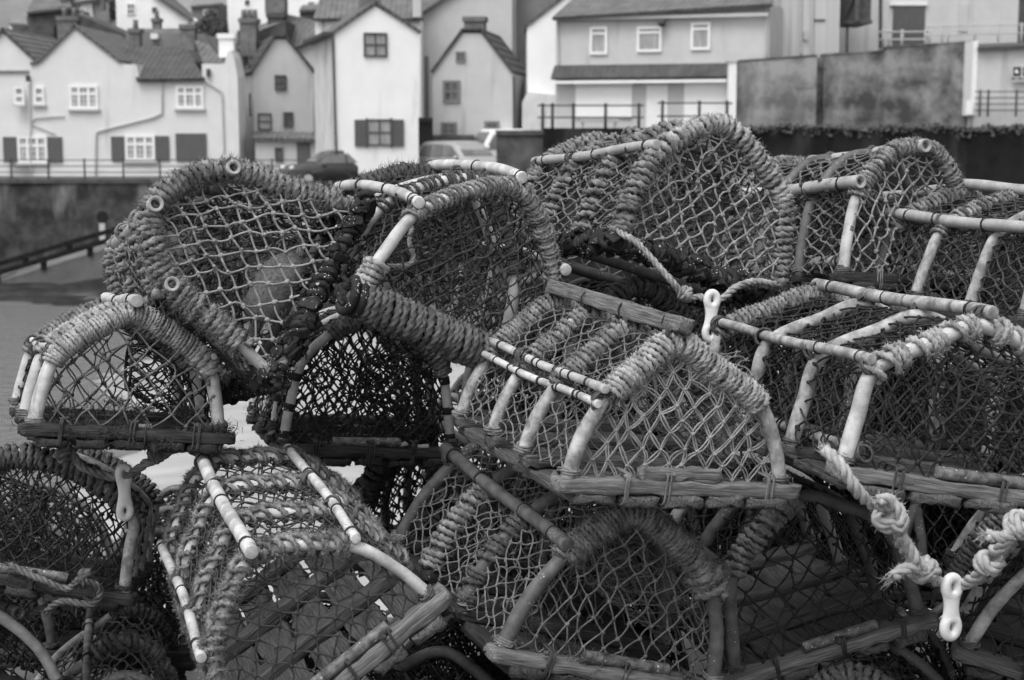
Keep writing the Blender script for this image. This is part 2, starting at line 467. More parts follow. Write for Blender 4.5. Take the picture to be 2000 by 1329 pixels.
def lash(mb, c, t, R, rng, turns=2.2, r=.0022, sq=None):
    """a few turns of twine round a rail at c with axis t"""
    t = np.asarray(t, float); t = t / np.linalg.norm(t)
    ref = np.zeros(3); ref[np.argmin(np.abs(t))] = 1
    n = np.cross(t, ref); n /= np.linalg.norm(n); b = np.cross(t, n)
    a = np.linspace(0, turns * 2 * PI, int(turns * 14)) + rng.uniform(0, 6)
    C = np.asarray(c) + (R + r * .7) * (np.cos(a)[:, None] * n + np.sin(a)[:, None] * b) + np.outer(np.linspace(-1, 1, len(a)) * r * turns * .9, t)
    mb.tube(C, r, 6)


# ------------------------------------------------------------------ nets
def in_poly(poly, u, v):
    x, z = poly[:, 0], poly[:, 1]
    x2, z2 = np.roll(x, -1), np.roll(z, -1)
    U, W_ = u[..., None], v[..., None]
    c = ((z > W_) != (z2 > W_)) & (U < (x2 - x) * (W_ - z) / (z2 - z + 1e-12) + x)
    return c.sum(-1) % 2 == 1


def net(mb, mapf, inside, bounds, cu, cv, r, rng, jit=.10, bow=1.25, dbl=False, K=4, knot=2.4, hole=0.0, warp=.25, hair=0, hair_len=.008):
    u0, u1, v0, v1 = bounds
    nu, nv = int((u1 - u0) / cu) + 4, int((v1 - v0) / cv) + 4
    I, J = np.meshgrid(np.arange(nu), np.arange(nv), indexing='ij')
    U = u0 - cu + I * cu + (J % 2) * cu / 2
    V = v0 - cv + J * cv
    p = rng.uniform(0, 6, 6)
    wu = np.sin(U / cu * .55 + V / cv * .3 + p[0]) + np.sin(V / cv * .45 + p[1])
    wv = np.sin(V / cv * .5 + p[2] + U / cu * .35) + np.sin(U / cu * .4 + p[3])
    U = U + warp * cu * .5 * wu + rng.normal(0, jit * cu, U.shape)
    V = V + warp * cv * .5 * wv + rng.normal(0, jit * cv, V.shape)
    ok = inside(U, V)
    idx = np.arange(nu * nv).reshape(nu, nv)
    A, B = [], []
    for j in range(nv - 1):
        i = np.arange(nu)
        A.append(idx[:, j]); B.append(idx[:, j + 1])
        if j % 2 == 0: A.append(idx[1:, j]); B.append(idx[:-1, j + 1])
        else: A.append(idx[:-1, j]); B.append(idx[1:, j + 1])
    A, B = np.concatenate(A), np.concatenate(B)
    U, V, ok = U.ravel(), V.ravel(), ok.ravel()
    k = ok[A] | ok[B]
    if hole: k &= rng.random(len(A)) > hole
    A, B = A[k], B[k]
    sw = ~ok[A]; A[sw], B[sw] = B[sw], A[sw].copy()
    ua, va, ub, vb = U[A], V[A], U[B].copy(), V[B].copy()
    out = ~ok[B]
    lo, hi = np.zeros(len(A)), np.ones(len(A))
    for _ in range(10):
        m = (lo + hi) / 2
        q = inside(ua + (ub - ua) * m, va + (vb - va) * m)
        lo = np.where(q, m, lo); hi = np.where(q, hi, m)
    f = np.where(out, lo, 1)
    ub, vb = ua + (ub - ua) * f, va + (vb - va) * f
    t = np.linspace(0, 1, K)
    P = mapf(ua[:, None] + (ub - ua)[:, None] * t, va[:, None] + (vb - va)[:, None] * t)
    P = P + rng.normal(0, bow * r, (len(A), 1, 3)) * np.sin(PI * t)[None, :, None]
    if dbl:
        d = P[:, -1] - P[:, 0]
        s = np.cross(d, rng.normal(size=d.shape) * .35 + np.array([0, 1, 0])); s /= np.linalg.norm(s, axis=1, keepdims=True) + 1e-9
        o = s[:, None] * (r * .95 + r * .9 * np.sin(PI * t)[None, :, None] * rng.uniform(.2, 1.4, (len(A), 1, 1)))
        mb.tubes(P + o, r, 5); mb.tubes(P - o, r, 5)
    else:
        mb.tubes(P, r, 5)
    used = np.unique(np.concatenate([A, B[~out]]))
    C = mapf(U[used], V[used])
    mb.balls(C, knot * r * rng.uniform(.85, 1.25, len(C)))
    mb.balls(C + rng.normal(0, r * 1.1, C.shape), knot * .75 * r)
    if hair:
        k = rng.integers(0, len(C), len(C) * hair)
        d = rng.normal(size=(len(k), 3))
        mb.fuzz(C[k], d, rng.uniform(.3, 1.3, len(k)) * hair_len, .0006, rng)
        k = rng.integers(0, len(P), len(P) * hair); q = rng.integers(0, K, len(k))
        d = rng.normal(size=(len(k), 3))
        mb.fuzz(P[k, q], d, rng.uniform(.2, .8, len(k)) * hair_len, .0005, rng)


def tag(o, label=None, cat=None, group=None, kind=None):
    if label: o['label'] = label
    if cat: o['category'] = cat
    if group: o['group'] = group
    if kind: o['kind'] = kind
    return o


def empty(name, loc=(0, 0, 0), rot=(0, 0, 0)):
    o = bpy.data.objects.new(name, None); COL.objects.link(o)
    o.location = loc; o.rotation_euler = rot; o.empty_display_size = .2
    return o
# ------------------------------------------------------------------ creels
POSE = {
    'Ya': (.62, 5.45, .78, 0, .05, .1, .62, .5, .4, .37, .68, 0), 'Yb': (1.42, 5.4, .78, 0, -.04, .25, .62, .5, .4, .37, .68, 0),
    'Yc': (.75, 5.45, .32, 0, .03, -.1, .62, .55, .42, .37, .68, 0), 'Ye': (1.30, 5.0, .34, 0, .03, .1, .66, .5, .4, .37, .68, 0), 'We': (1.36, 4.25, -.03, 0, .03, .3, .66, .5, .38, .37, .68, 0), 'Wf': (-.12, 4.35, .0, 0, .03, -.2, .66, .46, .36, .37, .68, 0),
    'Va': (.22, 4.97, .0, 0, .03, .1, .66, .52, .38, .37, .68, 0), 'Vb': (.92, 4.97, .0, 0, -.03, -.1, .66, .52, .38, .37, .68, 0),
    'Wd': (-1.10, 5.2, .09, 0, .03, .1, .62, .42, .36, .37, .68, 0), 'Wg': (-1.62, 5.3, .06, 0, -.03, -.1, .62, .5, .38, .37, .68, 0),
    'Yd': (1.55, 5.4, .32, 0, .03, .1, .62, .6, .42, .37, .68, 0),   # x, y, z, three rotations, length, width, height, shoulder half width, shoulder height, ridge offset
    'A': (0.236, 3.965, 0.888, 0.017, 0.092, 0.347, 0.733, 0.515, 0.335, 0.38, 0.641, -0.068),
    'B': (0.777, 3.358, 0.992, -0.019, 0.176, 0.264, 0.691, 0.575, 0.312, 0.482, 0.677, -0.107),
    'C': (1.396, 4.607, 1.148, 0.012, 0.126, 0.352, 0.697, 0.489, 0.336, 0.423, 0.729, 0.044),
    'D': (1.019, 5.133, 1.194, -0.099, 0.057, 0.442, 0.63, 0.483, 0.373, 0.421, 0.693, 0.061),
    'E': (0.341, 4.586, 1.279, -0.083, 0.306, 0.434, 0.634, 0.502, 0.365, 0.424, 0.679, -0.048),
    'F': (-0.265, 4.258, 1.176, 0.023, 0.423, 0.388, 0.634, 0.486, 0.403, 0.425, 0.653, 0.028),
    'G': (-0.588, 4.267, 1.207, -0.385, -1.005, 0.69, 0.667, 0.456, 0.414, 0.338, 0.715, -0.026),
    'H': (-1.149, 4.755, 0.819, -0.086, 0.099, 0.349, 0.659, 0.493, 0.342, 0.437, 0.654, -0.008),
    'I': (-0.488, 4.857, 0.766, -0.039, 0.07, 0.279, 0.661, 0.47, 0.354, 0.43, 0.712, -0.004),
    'J': (0.08, 3.859, 0.526, 0.072, 0.273, 0.374, 0.762, 0.519, 0.336, 0.368, 0.718, -0.084),
    'K': (0.686, 4.233, 0.429, 0.028, -0.231, 0.22, 0.659, 0.484, 0.373, 0.441, 0.69, 0.005),
    'L': (1.347, 4.055, 0.408, 0.07, 0.279, -0.179, 0.66, 0.472, 0.375, 0.371, 0.672, 0.0),
    'M': (-0.474, 3.738, 0.55, 0.064, -0.617, 0.265, 0.751, 0.487, 0.336, 0.398, 0.679, 0.018),
    'N': (-1.305, 4.56, 0.439, -0.163, 0.185, 0.104, 0.65, 0.505, 0.309, 0.462, 0.687, -0.078),
    'O': (-1.169, 4.587, -0.14, 0.146, 0.384, 0.261, 0.661, 0.436, 0.325, 0.314, 0.758, -0.052),
    'P': (-1.59, 4.261, 0.165, 0.013, -0.231, 0.853, 0.657, 0.484, 0.36, 0.359, 0.649, 0.0),
    'Q': (-0.167, 5.372, 0.409, 0.185, -0.157, -0.33, 0.657, 0.472, 0.357, 0.361, 0.644, 0.0),
    'S': (0.207, 4.899, 0.82, -0.051, 0.052, 0.408, 0.659, 0.48, 0.382, 0.37, 0.683, 0.0),
    'T': (1.024, 4.951, 0.802, 0.043, 0.058, 0.33, 0.661, 0.48, 0.382, 0.37, 0.683, 0.0),
    'U': (0.221, 4.9, 0.4, -0.0, -0.035, 0.262, 0.66, 0.48, 0.38, 0.37, 0.68, -0.0),
    'V': (0.961, 5.0, 0.4, -0.0, 0.052, -0.087, 0.66, 0.48, 0.38, 0.37, 0.68, -0.0),
    'X': (1.649, 4.9, 0.42, -0.0, 0.052, 0.174, 0.66, 0.48, 0.38, 0.37, 0.68, -0.0),
    'Wa': (0.182, 4.05, 0.03, -0.0, 0.035, 0.209, 0.66, 0.48, 0.38, 0.37, 0.68, -0.0),
    'Wb': (0.877, 4.0, 0.03, -0.0, -0.052, -0.262, 0.66, 0.48, 0.38, 0.37, 0.68, -0.0),
    'Wc': (-0.427, 3.95, 0.05, -0.0, -0.052, 0.174, 0.66, 0.48, 0.38, 0.37, 0.68, 0.0),
}


DEPTH = {'A': .935, 'B': 1.12, 'H': .885, 'G': 1.0, 'N': .97}


def section_pts(W, H, sw, sh, tx, bulge, lb=.33):
    L = [(-.5 * W, 0), (-(.5 - (.5 - sw) * lb) * W, sh * H * .5), (-sw * W, sh * H)]
    R_ = [(sw * W, sh * H), ((.5 - (.5 - sw) * lb) * W, sh * H * .5), (.5 * W, 0)]
    ml = (-(sw - (tx + sw) * .52) * W, (sh + (1 - sh) * .52) * H + bulge * H)
    mr = ((sw - (sw - tx) * .52) * W, (sh + (1 - sh) * .52) * H + bulge * H)
    return np.array(L + [ml, (tx * W, H), mr] + R_)


def creel(key, label, group='lobster pots stacked on the quay', br=.0155, bow_mat='pvc_white', bows=4, bulge=.05, rails='LR', rail_r=.011, rail_mat='pvc_white',
          rail_hollow=False, rail_ext=(.02, .03), rail_bend=0.0, ridge='pipe', ridge_r=.014, ridge_mat='pvc_dirty', ridge_ext=(.02, .03), wraps=(), net_mat='twine_mid',
          side_mat=None, net_r=.0026, cell=(.045, .034), side_cell=None, dbl=False, hair=2, base='wood', wood='wood_mid', lash_mat='twine_black',
          inner=True, inner_mat=None, hole=0.0, sag=.012, bar=None, low_rail=False, seed=0, front=True, floor=True, band=0, rail_n=4, rail_in=False, lb=.33, ridge_in=False, weed=0, tags=0, floor_mat='wood_dark', dense=0, bow_mats=None, tangle=0):
    x, y, z, rx, ry, rz, L, W, H, sw, sh, tx = POSE[key]
    f = DEPTH.get(key, 1.0)          # size and distance are settled together
    x, y, z, L, W, H = x * f, y * f, CZ + (z - CZ) * f, L * f, W * f, H * f
    rng = np.random.default_rng(1000 + seed + sum(map(ord, key)))
    root = empty('lobster_pot', (x, y, z), (rx, ry, rz))
    tag(root, label, 'lobster pot', group)
    if ridge and not (rail_in or ridge_in): H -= (.014 + .016 if ridge == 'timber' else br + ridge_r * .8)
    if ('L' in rails or 'R' in rails) and not rail_in: sw -= .6 * (br + rail_r) / W; sh -= .6 * (br + rail_r) / H
    sec = smooth_curve(section_pts(W, H, sw, sh, tx, bulge, lb), 9)
    spth = Path(np.c_[sec[:, 0], np.zeros(len(sec)), sec[:, 1]], .012)
    S = spth.L
    poly = np.array(sec)
    sSL = spth.s[np.argmin(np.linalg.norm(spth.P - [-sw * W, 0, sh * H], axis=1))]
    sSR = spth.s[np.argmin(np.linalg.norm(spth.P - [sw * W, 0, sh * H], axis=1))]
    sT = spth.s[np.argmin(np.linalg.norm(spth.P - [tx * W, 0, H], axis=1))]
    span = dict(legL=(.01, sSL), roofL=(sSL, sT), roofR=(sT, sSR), legR=(sSR, S - .01), roof=(sSL - .02, sSR + .02), all=(.01, S - .01),
                shL=(sSL - .035, sSL + .03), shR=(sSR - .03, sSR + .035))
    ys = np.linspace(-L / 2, L / 2, bows)
    bow_paths, bow_obs = [], []
    for k, yy in enumerate(ys):
        P = spth.P.copy()
        P[:, 1] = yy + .006 * np.sin(spth.s * 7 + rng.uniform(0, 6))
        if 0 < k < bows - 1: P[:, 0] += .006 * rng.normal(); P[:, 2] *= 1 - .012 * rng.random()
        m = MB(); m.tube(P, br * (1 + .04 * np.sin(spth.s * 23 + k)), 12)
        bm = bow_mats[k] if bow_mats else bow_mat
        o = m.build('bow', bm, root); bow_obs.append(o)
        bow_paths.append(Path(P, .012))
        if band:
            for q in (.03, .105, .19, S - .03, S - .105, S - .19):
                m = MB(); m.tube(bow_paths[-1].pos(np.array([q - .008, q, q + .008])), br + .0016, 12); m.build('tape_band', 'rubber', o)
        # twine whipping at each foot
        for q in (.012, S - .012):
            m = MB()
            c = bow_paths[-1].pos(np.array([q]))[0]
            for _ in range(3): lash(m, c + rng.normal(0, .003, 3), [.15 * rng.normal(), .15 * rng.normal(), 1], br * 1.05, rng, 2.2, .0028)
            m.fuzz(c + rng.normal(0, br * .8, (90, 3)), rng.normal(size=(90, 3)), rng.uniform(.006, .016, 90), .0007, rng)
            m.build('foot_lashing', 'rope_mid' if net_mat in ('twine_pale', 'twine_mid') else 'rope_dark', o)
    for w in wraps:
        k, sp, R_, r, mt = w[:5]
        kw = dict(w[5]) if len(w) > 5 else {}
        s0, s1 = span[sp] if isinstance(sp, str) else (sp[0] * S, sp[1] * S)
        m = MB(); wrap(m, bow_paths[k], s0, s1, R_ if R_ else br, r, rng, **({**kw, 'cen': np.array([0, ys[k], H * .35])} if kw.pop('hitch', 0) else kw))
        m.build('rope_wrap', mt, bow_obs[k])
    # rails along the shoulders and the ridge
    def rail(px, pz, r, mt, ext, bend=0.0, hollow=False, flat=False, n_l=5, nm='side_rail', off=(0, 0)):
        yv = np.linspace(-L / 2 - ext[0], L / 2 + ext[1], 18)
        q = (yv + L / 2) / L
        P = np.c_[px + off[0] + .004 * np.sin(q * 5 + rng.uniform(0, 6)), yv, pz + off[1] + bend * np.sin(q * PI) + .003 * np.sin(q * 7 + 1)]
        m = MB()
        if flat: m.plank(P[0], P[-1], .038, .034, (.2, 0, 1), rng, .001, .004)
        else: m.tube(P, r * (1 + .03 * np.sin(yv * 31)), 12, hollow=hollow)
        o = m.build(nm, mt, root)
        for c in np.linspace(.07, .95, n_l):
            c = c + rng.normal(0, .035)
            i = min(16, max(0, int(c * 17)))
            pp = P[i] + (P[i + 1] - P[i]) * (c * 17 - i)
            m = MB(); lash(m, pp, P[i + 1] - P[i] + rng.normal(0, .006, 3), r * 1.02 if not flat else .021, rng, rng.choice([1.2, 1.3, 2.3]), rng.uniform(.0014, .0022))
            m.build('lashing', lash_mat, o)
        # whipping that ties the rail to each bow
        for yy in ys:
            m = MB()
            c = np.array([px + off[0] * .5, yy, pz + off[1] * .5])
            for _ in range(2): lash(m, c + rng.normal(0, .004, 3), [rng.normal() * .3, 1, rng.normal() * .3], max(r, br) * 1.12, rng, 2.5, .003)
            m.fuzz(c + rng.normal(0, .012, (60, 3)), rng.normal(size=(60, 3)), rng.uniform(.006, .018, 60), .0006, rng)
            m.build('rail_tie', 'rope_dark' if lash_mat == 'twine_black' else 'rope_mid', o)
        return o
    for side, sg in (('L', -1), ('R', 1)):
        if side in rails:
            rail(sg * sw * W, sh * H, rail_r, rail_mat, rail_ext, rail_bend, rail_hollow, n_l=10 if 'l' in rails else rail_n, off=(sg * (br + rail_r) * (0 if rail_in else .62), (br + rail_r) * (0 if rail_in else .62)))
        if side.lower() in rails:      # a second thinner rail just under the first
            rail(sg * sw * W, sh * H, rail_r * .9, rail_mat, rail_ext, rail_bend, False, n_l=9, off=(sg * (br + rail_r) * 1.25, -rail_r * 1.6))
    if ridge == 'timber': rail(tx * W, H, .016, 'wood_pale', ridge_ext, 0, False, True, 4, 'ridge_bar', off=(0, br + .020))
    elif ridge == 'pipe': rail(tx * W, H, ridge_r, ridge_mat, ridge_ext, rail_bend, rail_hollow, n_l=3, nm='ridge_rail', off=(0, (br + ridge_r * .8) * (0 if rail_in or ridge_in else 1)))
    if low_rail: rail(-.47 * W, .09 * H, rail_r, rail_mat, (-.02, -.1), 0, False, n_l=7, nm='lower_rail', off=(br * 1.6, 0))
    # base
    if base == 'wood':
        ns = 5
        for k in range(ns):
            m = MB()
            xc = -W * .5 + W * (k + .5) / ns * 1.0
            e0, e1 = rng.uniform(.046, .062), rng.uniform(.02, .05)
            m.plank((xc, -L / 2 - e0, -.037), (xc + rng.normal(0, .004), L / 2 + e1, -.037), W / ns * rng.uniform(.80, .95), .022, (0, 0, 1), rng)
            m.build('floor_slat', floor_mat or wood, root)  # slats mostly darker than the front board: interior shade put into the wood tone
        for k, yy in enumerate(ys):
            m = MB()
            e = .035 if k == 0 else .015
            m.plank((-W / 2 - e, yy - (.012 if k == 0 else 0), -.012), (W / 2 + e, yy - (.012 if k == 0 else 0), -.012), .07 if k == 0 else .05, .027, (0, 0, 1), rng, .0022)
            o = m.build('cross_board', wood if k == 0 or not floor_mat else floor_mat, root)
            if k == 0:
                for q in np.linspace(-.3, .34, 3):
                    m = MB()
                    c = np.array([q * W + rng.normal(0, .02), yy - .012, -.014])
                    for _ in range(3):
                        a = np.linspace(0, 2 * PI, 22)
                        e_ = .3
                        P = c + np.c_[np.full(22, rng.normal(0, .006)) + .004 * np.sin(a), np.sign(np.cos(a)) * np.abs(np.cos(a)) ** e_ * .038, np.sign(np.sin(a)) * np.abs(np.sin(a)) ** e_ * .032]
                        m.tube(P, .0024, 6, cap=False)
                    m.balls(c + [0, -.03, .03] + rng.normal(0, .004, (3, 3)), .006)
                    m.build('board_lashing', 'twine_mid' if net_mat == 'twine_pale' else 'twine_dark', o)
    else:
        # a heavy bar frame round the bottom, wound with hose rubber or rope
        m = MB()
        hw, hl = W / 2 + .005, L / 2
        for a, b in (((-hw, -hl), (hw, -hl)), ((hw, -hl), (hw, hl)), ((hw, hl), (-hw, hl)), ((-hw, hl), (-hw, -hl))):
            m.tube(np.linspace((*a, -.015), (*b, -.015), 8), .017, 10)
        m.tube(np.linspace((-hw, 0, -.015), (hw, 0, -.015), 4), .014, 8)
        fr = m.build('base_frame', 'pvc_dark', root)
        for (a, b) in (((-hw - .03, -hl), (hw + .03, -hl)), ((-hw, -hl), (-hw, hl)), ((hw, -hl), (hw, hl))):
            p = Path(np.linspace((*a, -.015), (*b, -.015), 30), .012)
            m = MB()
            frnt = a[1] == b[1]
            if base == 'rope' and frnt:
                wrap(m, p, .05, p.L - .02, .030, .0085, rng, fuzz=130, flen=.013); m.build('rope_wrap', 'rope_worn', fr)
                for q, R_ in ((.012, .050), (.036, .046)):
                    m = MB()
                    c = p.pos(np.array([q]))[0]
                    an = np.linspace(0, 2 * PI, 30)
                    m.tube(c + np.c_[.003 * np.sin(an * 2), R_ * .8 * np.cos(an), R_ * .8 * np.sin(an)], .011, 10, cap=False)
                    m.build('rubber_ring', 'rubber', fr)
            else:
                wrap(m, p, .01, p.L - .01, .008, .009, rng, pitch=.024, fuzz=0, slant=.010, wob=.35, depth=.10, sides=10)
                ax = p.t[0]; n1, b1 = p.n[0], p.b[0]
                for s in np.arange(.015, p.L - .02, .0085):          # torn strips of rubber bound round the bar
                    c = p.pos(np.array([s + rng.normal(0, .006)]))[0]
                    an = rng.uniform(0, 2 * PI); o = np.cos(an) * n1 + np.sin(an) * b1; tg = np.cross(ax, o)
                    q = tg + ax * rng.normal(0, .5) + o * rng.normal(0, .25); q /= np.linalg.norm(q)
                    h_ = rng.uniform(.012, .027); c = c + o * rng.uniform(.021, .029)
                    m.plank(c - q * h_, c + q * h_, rng.uniform(.014, .032), rng.uniform(.006, .013), o + rng.normal(0, .25, 3), rng, .0012, .003)
                k = rng.integers(0, len(p.s), 500); an = rng.uniform(0, 2 * PI, 500); o = np.cos(an)[:, None] * n1 + np.sin(an)[:, None] * b1
                m.fuzz(p.P[k] + o * .024, o + rng.normal(0, .7, o.shape), rng.uniform(.008, .022, 500), .0009, rng)
                m.build('rubber_hose', 'rubber', fr)
    if bar:
        m = MB(); q = rng.uniform(-.1, .1)
        a, b = ((q - .17) * W, -L / 2 - .018, .014), ((q + .22) * W, -L / 2 - .016, .015)
        if bar == 'iron': m.tube(np.linspace(a, b, 6), .0135, 12)
        else: m.plank(a, b, .03, .026, (0, 0, 1), rng)
        m.build('weight_bar', 'iron' if bar == 'iron' else wood, root)
    for q in range(tags):
        m = MB(); xc = rng.uniform(-.35, .4) * W; yc = -L / 2 + rng.uniform(-.03, .02)
        m.plank((xc, yc, .006), (xc + .03, yc + rng.uniform(-.01, .01), .009), .016, .005, (0, -.3, 1), rng, .0004, .001)
        m.build('cork_tag', 'rope_white', root)
    if weed:
        m = MB()
        for q in range(weed):
            c = np.array([rng.uniform(-.5, .5) * W, -L / 2 + rng.normal(0, .02), rng.uniform(-.03, .012)]) if q % 3 else np.array([rng.uniform(-.4, .4) * W, rng.uniform(-.5, .3) * L, rng.uniform(0, .05)])
            k = rng.integers(60, 200)
            m.fuzz(c + rng.normal(0, .012, (k, 3)) * [1.6, 1, .6], rng.normal(size=(k, 3)) + [0, -.3, .2], rng.uniform(.006, .03, k), .0009, rng)
        m.build('weed', 'weed' if wood == 'wood_dark' else 'rope_dark', root)['kind'] = 'stuff'
    # nets
    inside = lambda u, v: in_poly(poly, u, v)
    bb = (-W / 2, W / 2, 0, H)
    cu, cv = cell
    ph = rng.uniform(0, 6, 4)
    for yy, sg, nm in ((-L / 2, 1, 'front'), (L / 2, -1, 'back')):
        if nm == 'front' and not front: continue
        m = MB()
        bil = .018 * sg
        net(m, lambda u, v: np.stack([u, yy + bil * np.sin(u / W * 5 + ph[0]) * np.sin(v / H * 3.1 + ph[1] * .2), v], -1), inside, bb, cu, cv, net_r, rng,
            dbl=dbl and nm == 'front', hair=hair if nm == 'front' else 0, hole=hole, jit=.11)
        m.build('end_net', net_mat, root)
    cs = side_cell or (cu, cv)
    ny = bows - 1

    def sidef(s, yv):
        P = spth.pos(s)
        c = np.array([0, 0, H * .35])
        k = sag * 2.2 * np.abs(np.sin((yv / L + .5) * PI * ny)) * (.6 + .4 * np.sin(s * 9 + ph[2]))
        P = P + (c - P) * k[..., None] + 0
        P[..., 1] = yv
        return P
    m = MB()
    net(m, sidef, lambda s, yv: (s > 0) & (s < S) & (np.abs(yv) < L / 2), (0, S, -L / 2, L / 2), cs[1] * 1.25, cs[0] * .72, net_r * .95, rng, hole=hole, hair=max(0, hair - 1), jit=.12)
    m.build('side_net', side_mat or net_mat, root)
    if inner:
        im = inner_mat or 'twine_dark'  # dark twine by default, painting in the shade inside the pot
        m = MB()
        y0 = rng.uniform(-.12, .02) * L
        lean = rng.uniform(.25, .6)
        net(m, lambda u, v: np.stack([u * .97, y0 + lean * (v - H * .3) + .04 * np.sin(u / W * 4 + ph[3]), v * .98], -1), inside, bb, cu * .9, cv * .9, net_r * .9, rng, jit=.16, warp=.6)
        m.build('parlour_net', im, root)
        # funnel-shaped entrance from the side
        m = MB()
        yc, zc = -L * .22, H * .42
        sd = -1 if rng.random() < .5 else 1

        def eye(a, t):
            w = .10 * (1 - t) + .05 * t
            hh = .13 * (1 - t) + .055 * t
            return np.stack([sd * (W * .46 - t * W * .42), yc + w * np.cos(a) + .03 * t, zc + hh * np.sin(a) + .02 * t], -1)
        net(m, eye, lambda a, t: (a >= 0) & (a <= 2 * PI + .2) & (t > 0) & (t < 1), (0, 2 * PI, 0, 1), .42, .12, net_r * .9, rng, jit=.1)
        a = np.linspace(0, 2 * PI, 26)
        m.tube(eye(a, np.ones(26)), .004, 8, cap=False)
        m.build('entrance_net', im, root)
    for q in range(dense):  # extra black nets, added to darken the pot and block bright gaps
        m = MB(); y0 = L * (-.3 + .6 * q / max(1, dense - 1)); le = rng.uniform(-.4, .4); pq = rng.uniform(0, 6)
        net(m, lambda u, v: np.stack([u * .97, y0 + le * (v - H * .3) + .03 * np.sin(u / W * 5 + pq), v * .98], -1), inside, bb, cu * .6, cv * .6, net_r * 1.1, rng, jit=.18, warp=.7)
        m.build('parlour_net', 'twine_black', root)
    if tangle:
        # weed and old twine caught inside
        m = MB()
        for _ in range(tangle):
            c = np.array([rng.uniform(-.33, .33) * W, rng.uniform(-.3, .45) * L, rng.uniform(.05, .7) * H])
            pts = [c]
            d = rng.normal(size=3)
            for _ in range(7):
                d = d * .6 + rng.normal(size=3) * .6; pts.append(pts[-1] + d * .022)
            pts = np.clip(np.array(pts), [-.36 * W, -.46 * L, .0], [.36 * W, .46 * L, .7 * H])
            m.tube(smooth_curve(pts, 4), rng.uniform(.0012, .003), 5)
        m.build('tangled_twine', side_mat or net_mat, root)['kind'] = 'stuff'
    return root


G_ = dict
# ---- the pot in the middle of the picture
A = creel('A', 'lobster pot with timber ridge bar and pale double twine net, centre right', bow_mat='pvc_dirty',
          bow_mats=['pvc_dirty', 'pvc_dirty', 'pvc_dirty', 'pvc_dirty'], rails='Ll', rail_r=.0095, floor_mat='wood_mid', ridge='timber', ridge_ext=(.03, .02), wood='wood_pale', net_mat='twine_pale',
          side_mat='twine_mid', net_r=.0019, cell=(.043, .032), dbl=True, hair=3, tags=2, weed=5, bar='wood', bulge=.02, inner_mat='twine_mid',
          wraps=[(0, 'roofL', .0185, .0054, 'rope_pale', G_(slant=.004)), (0, 'roofR', .0185, .0054, 'rope_pale', G_(slant=.004)), (3, 'roof', .0185, .0048, 'rope_mid', {}), (1, 'roof', None, .005, 'rope_mid', G_(gap=.012)),
                 (2, 'roof', None, .005, 'rope_mid', G_(gap=.012))])
B = creel('B', 'lobster pot with black net and a clean white front post, right side', br=.0165, rails='L', rail_r=.0118, rail_mat='pvc_dirty',
          ridge='pipe', ridge_r=.0145, ridge_mat='pvc_dirty', ridge_ext=(.02, .02), net_mat='twine_black', net_r=.0026, cell=(.05, .037), wood='wood_pale', bar='iron', low_rail=True, floor_mat='wood_mid',
          bow_mats=['pvc_white', 'pvc_dirty', 'pvc_dirty', 'pvc_dirty'], bulge=.03, hair=2, tangle=30,
          wraps=[(0, 'roof', None, .0060, 'rope_pale', G_(gap=.034)), (3, 'roof', None, .006, 'rope_mid', {})])
C_ = creel('C', 'grey railed lobster pot seen side on at the right edge, dark net, speckled posts', br=.0165, bow_mat='pvc_dirty', bow_mats=['pvc_dirty', 'pvc_dirty', 'pvc_dirty', 'pvc_dark'], rails='LR', rail_r=.0165,
           rail_mat='pvc_grey', ridge_r=.016, ridge_mat='pvc_grey', net_mat='twine_black', side_mat='twine_dark', cell=(.042, .032), wood='wood_dark', tangle=50, hair=2,
           wraps=[(3, 'roof', None, .006, 'rope_mid', G_(gap=.01)), (2, 'roof', None, .005, 'rope_mid', G_(gap=.015))])
D_ = creel('D', 'lobster pot with wide open ended grey pipes and one slim white post, top right', br=.016, bow_mat='pvc_white', bow_mats=['pvc_white', 'pvc_dark', 'pvc_dark', 'pvc_dark'], rails='LR', rail_r=.0195, rail_mat='pvc_grey', rail_hollow=True,
           rail_ext=(.03, .0), ridge_r=.0195, ridge_mat='pvc_grey', ridge_ext=(.035, -.1), ridge_in=True, net_mat='twine_pale', side_mat='twine_mid', cell=(.046, .033), net_r=.003, hair=2, wood='wood_dark', low_rail=True, bulge=.12, tangle=40,
           wraps=[(0, 'roof', None, .006, 'rope_mid', G_(gap=.006)), (0, 'legR', None, .006, 'rope_mid', G_(gap=.006)), (3, 'roof', None, .006, 'rope_mid', {})])
E_ = creel('E', 'topmost lobster pot, tilted, its hoop wound in thick frayed coils of rope', br=.0125, bow_mat='pvc_dark', rails='L', rail_r=.013, rail_mat='pvc_grey', ridge=None,
           net_mat='twine_pale', side_mat='twine_mid', cell=(.048, .029), net_r=.0027, base='rubber', hair=2, bulge=.06, inner_mat='twine_mid', tangle=30,
           wraps=[(0, 'legL', None, .0078, 'rope_mid', G_(gap=.007, fuzz=90, flen=.013)), (0, 'roof', None, .0078, 'rope_pale', G_(gap=.010, fuzz=70, flen=.013)), (0, 'legR', None, .0078, 'rope_mid', G_(gap=.006, fuzz=50, flen=.012)),
                  (3, 'all', None, .0078, 'rope_mid', G_(fuzz=60, flen=.014)), (1, 'all', None, .0075, 'rope_mid', G_(fuzz=40, gap=.02)), (2, 'all', None, .0075, 'rope_mid', G_(fuzz=40, gap=.02))])
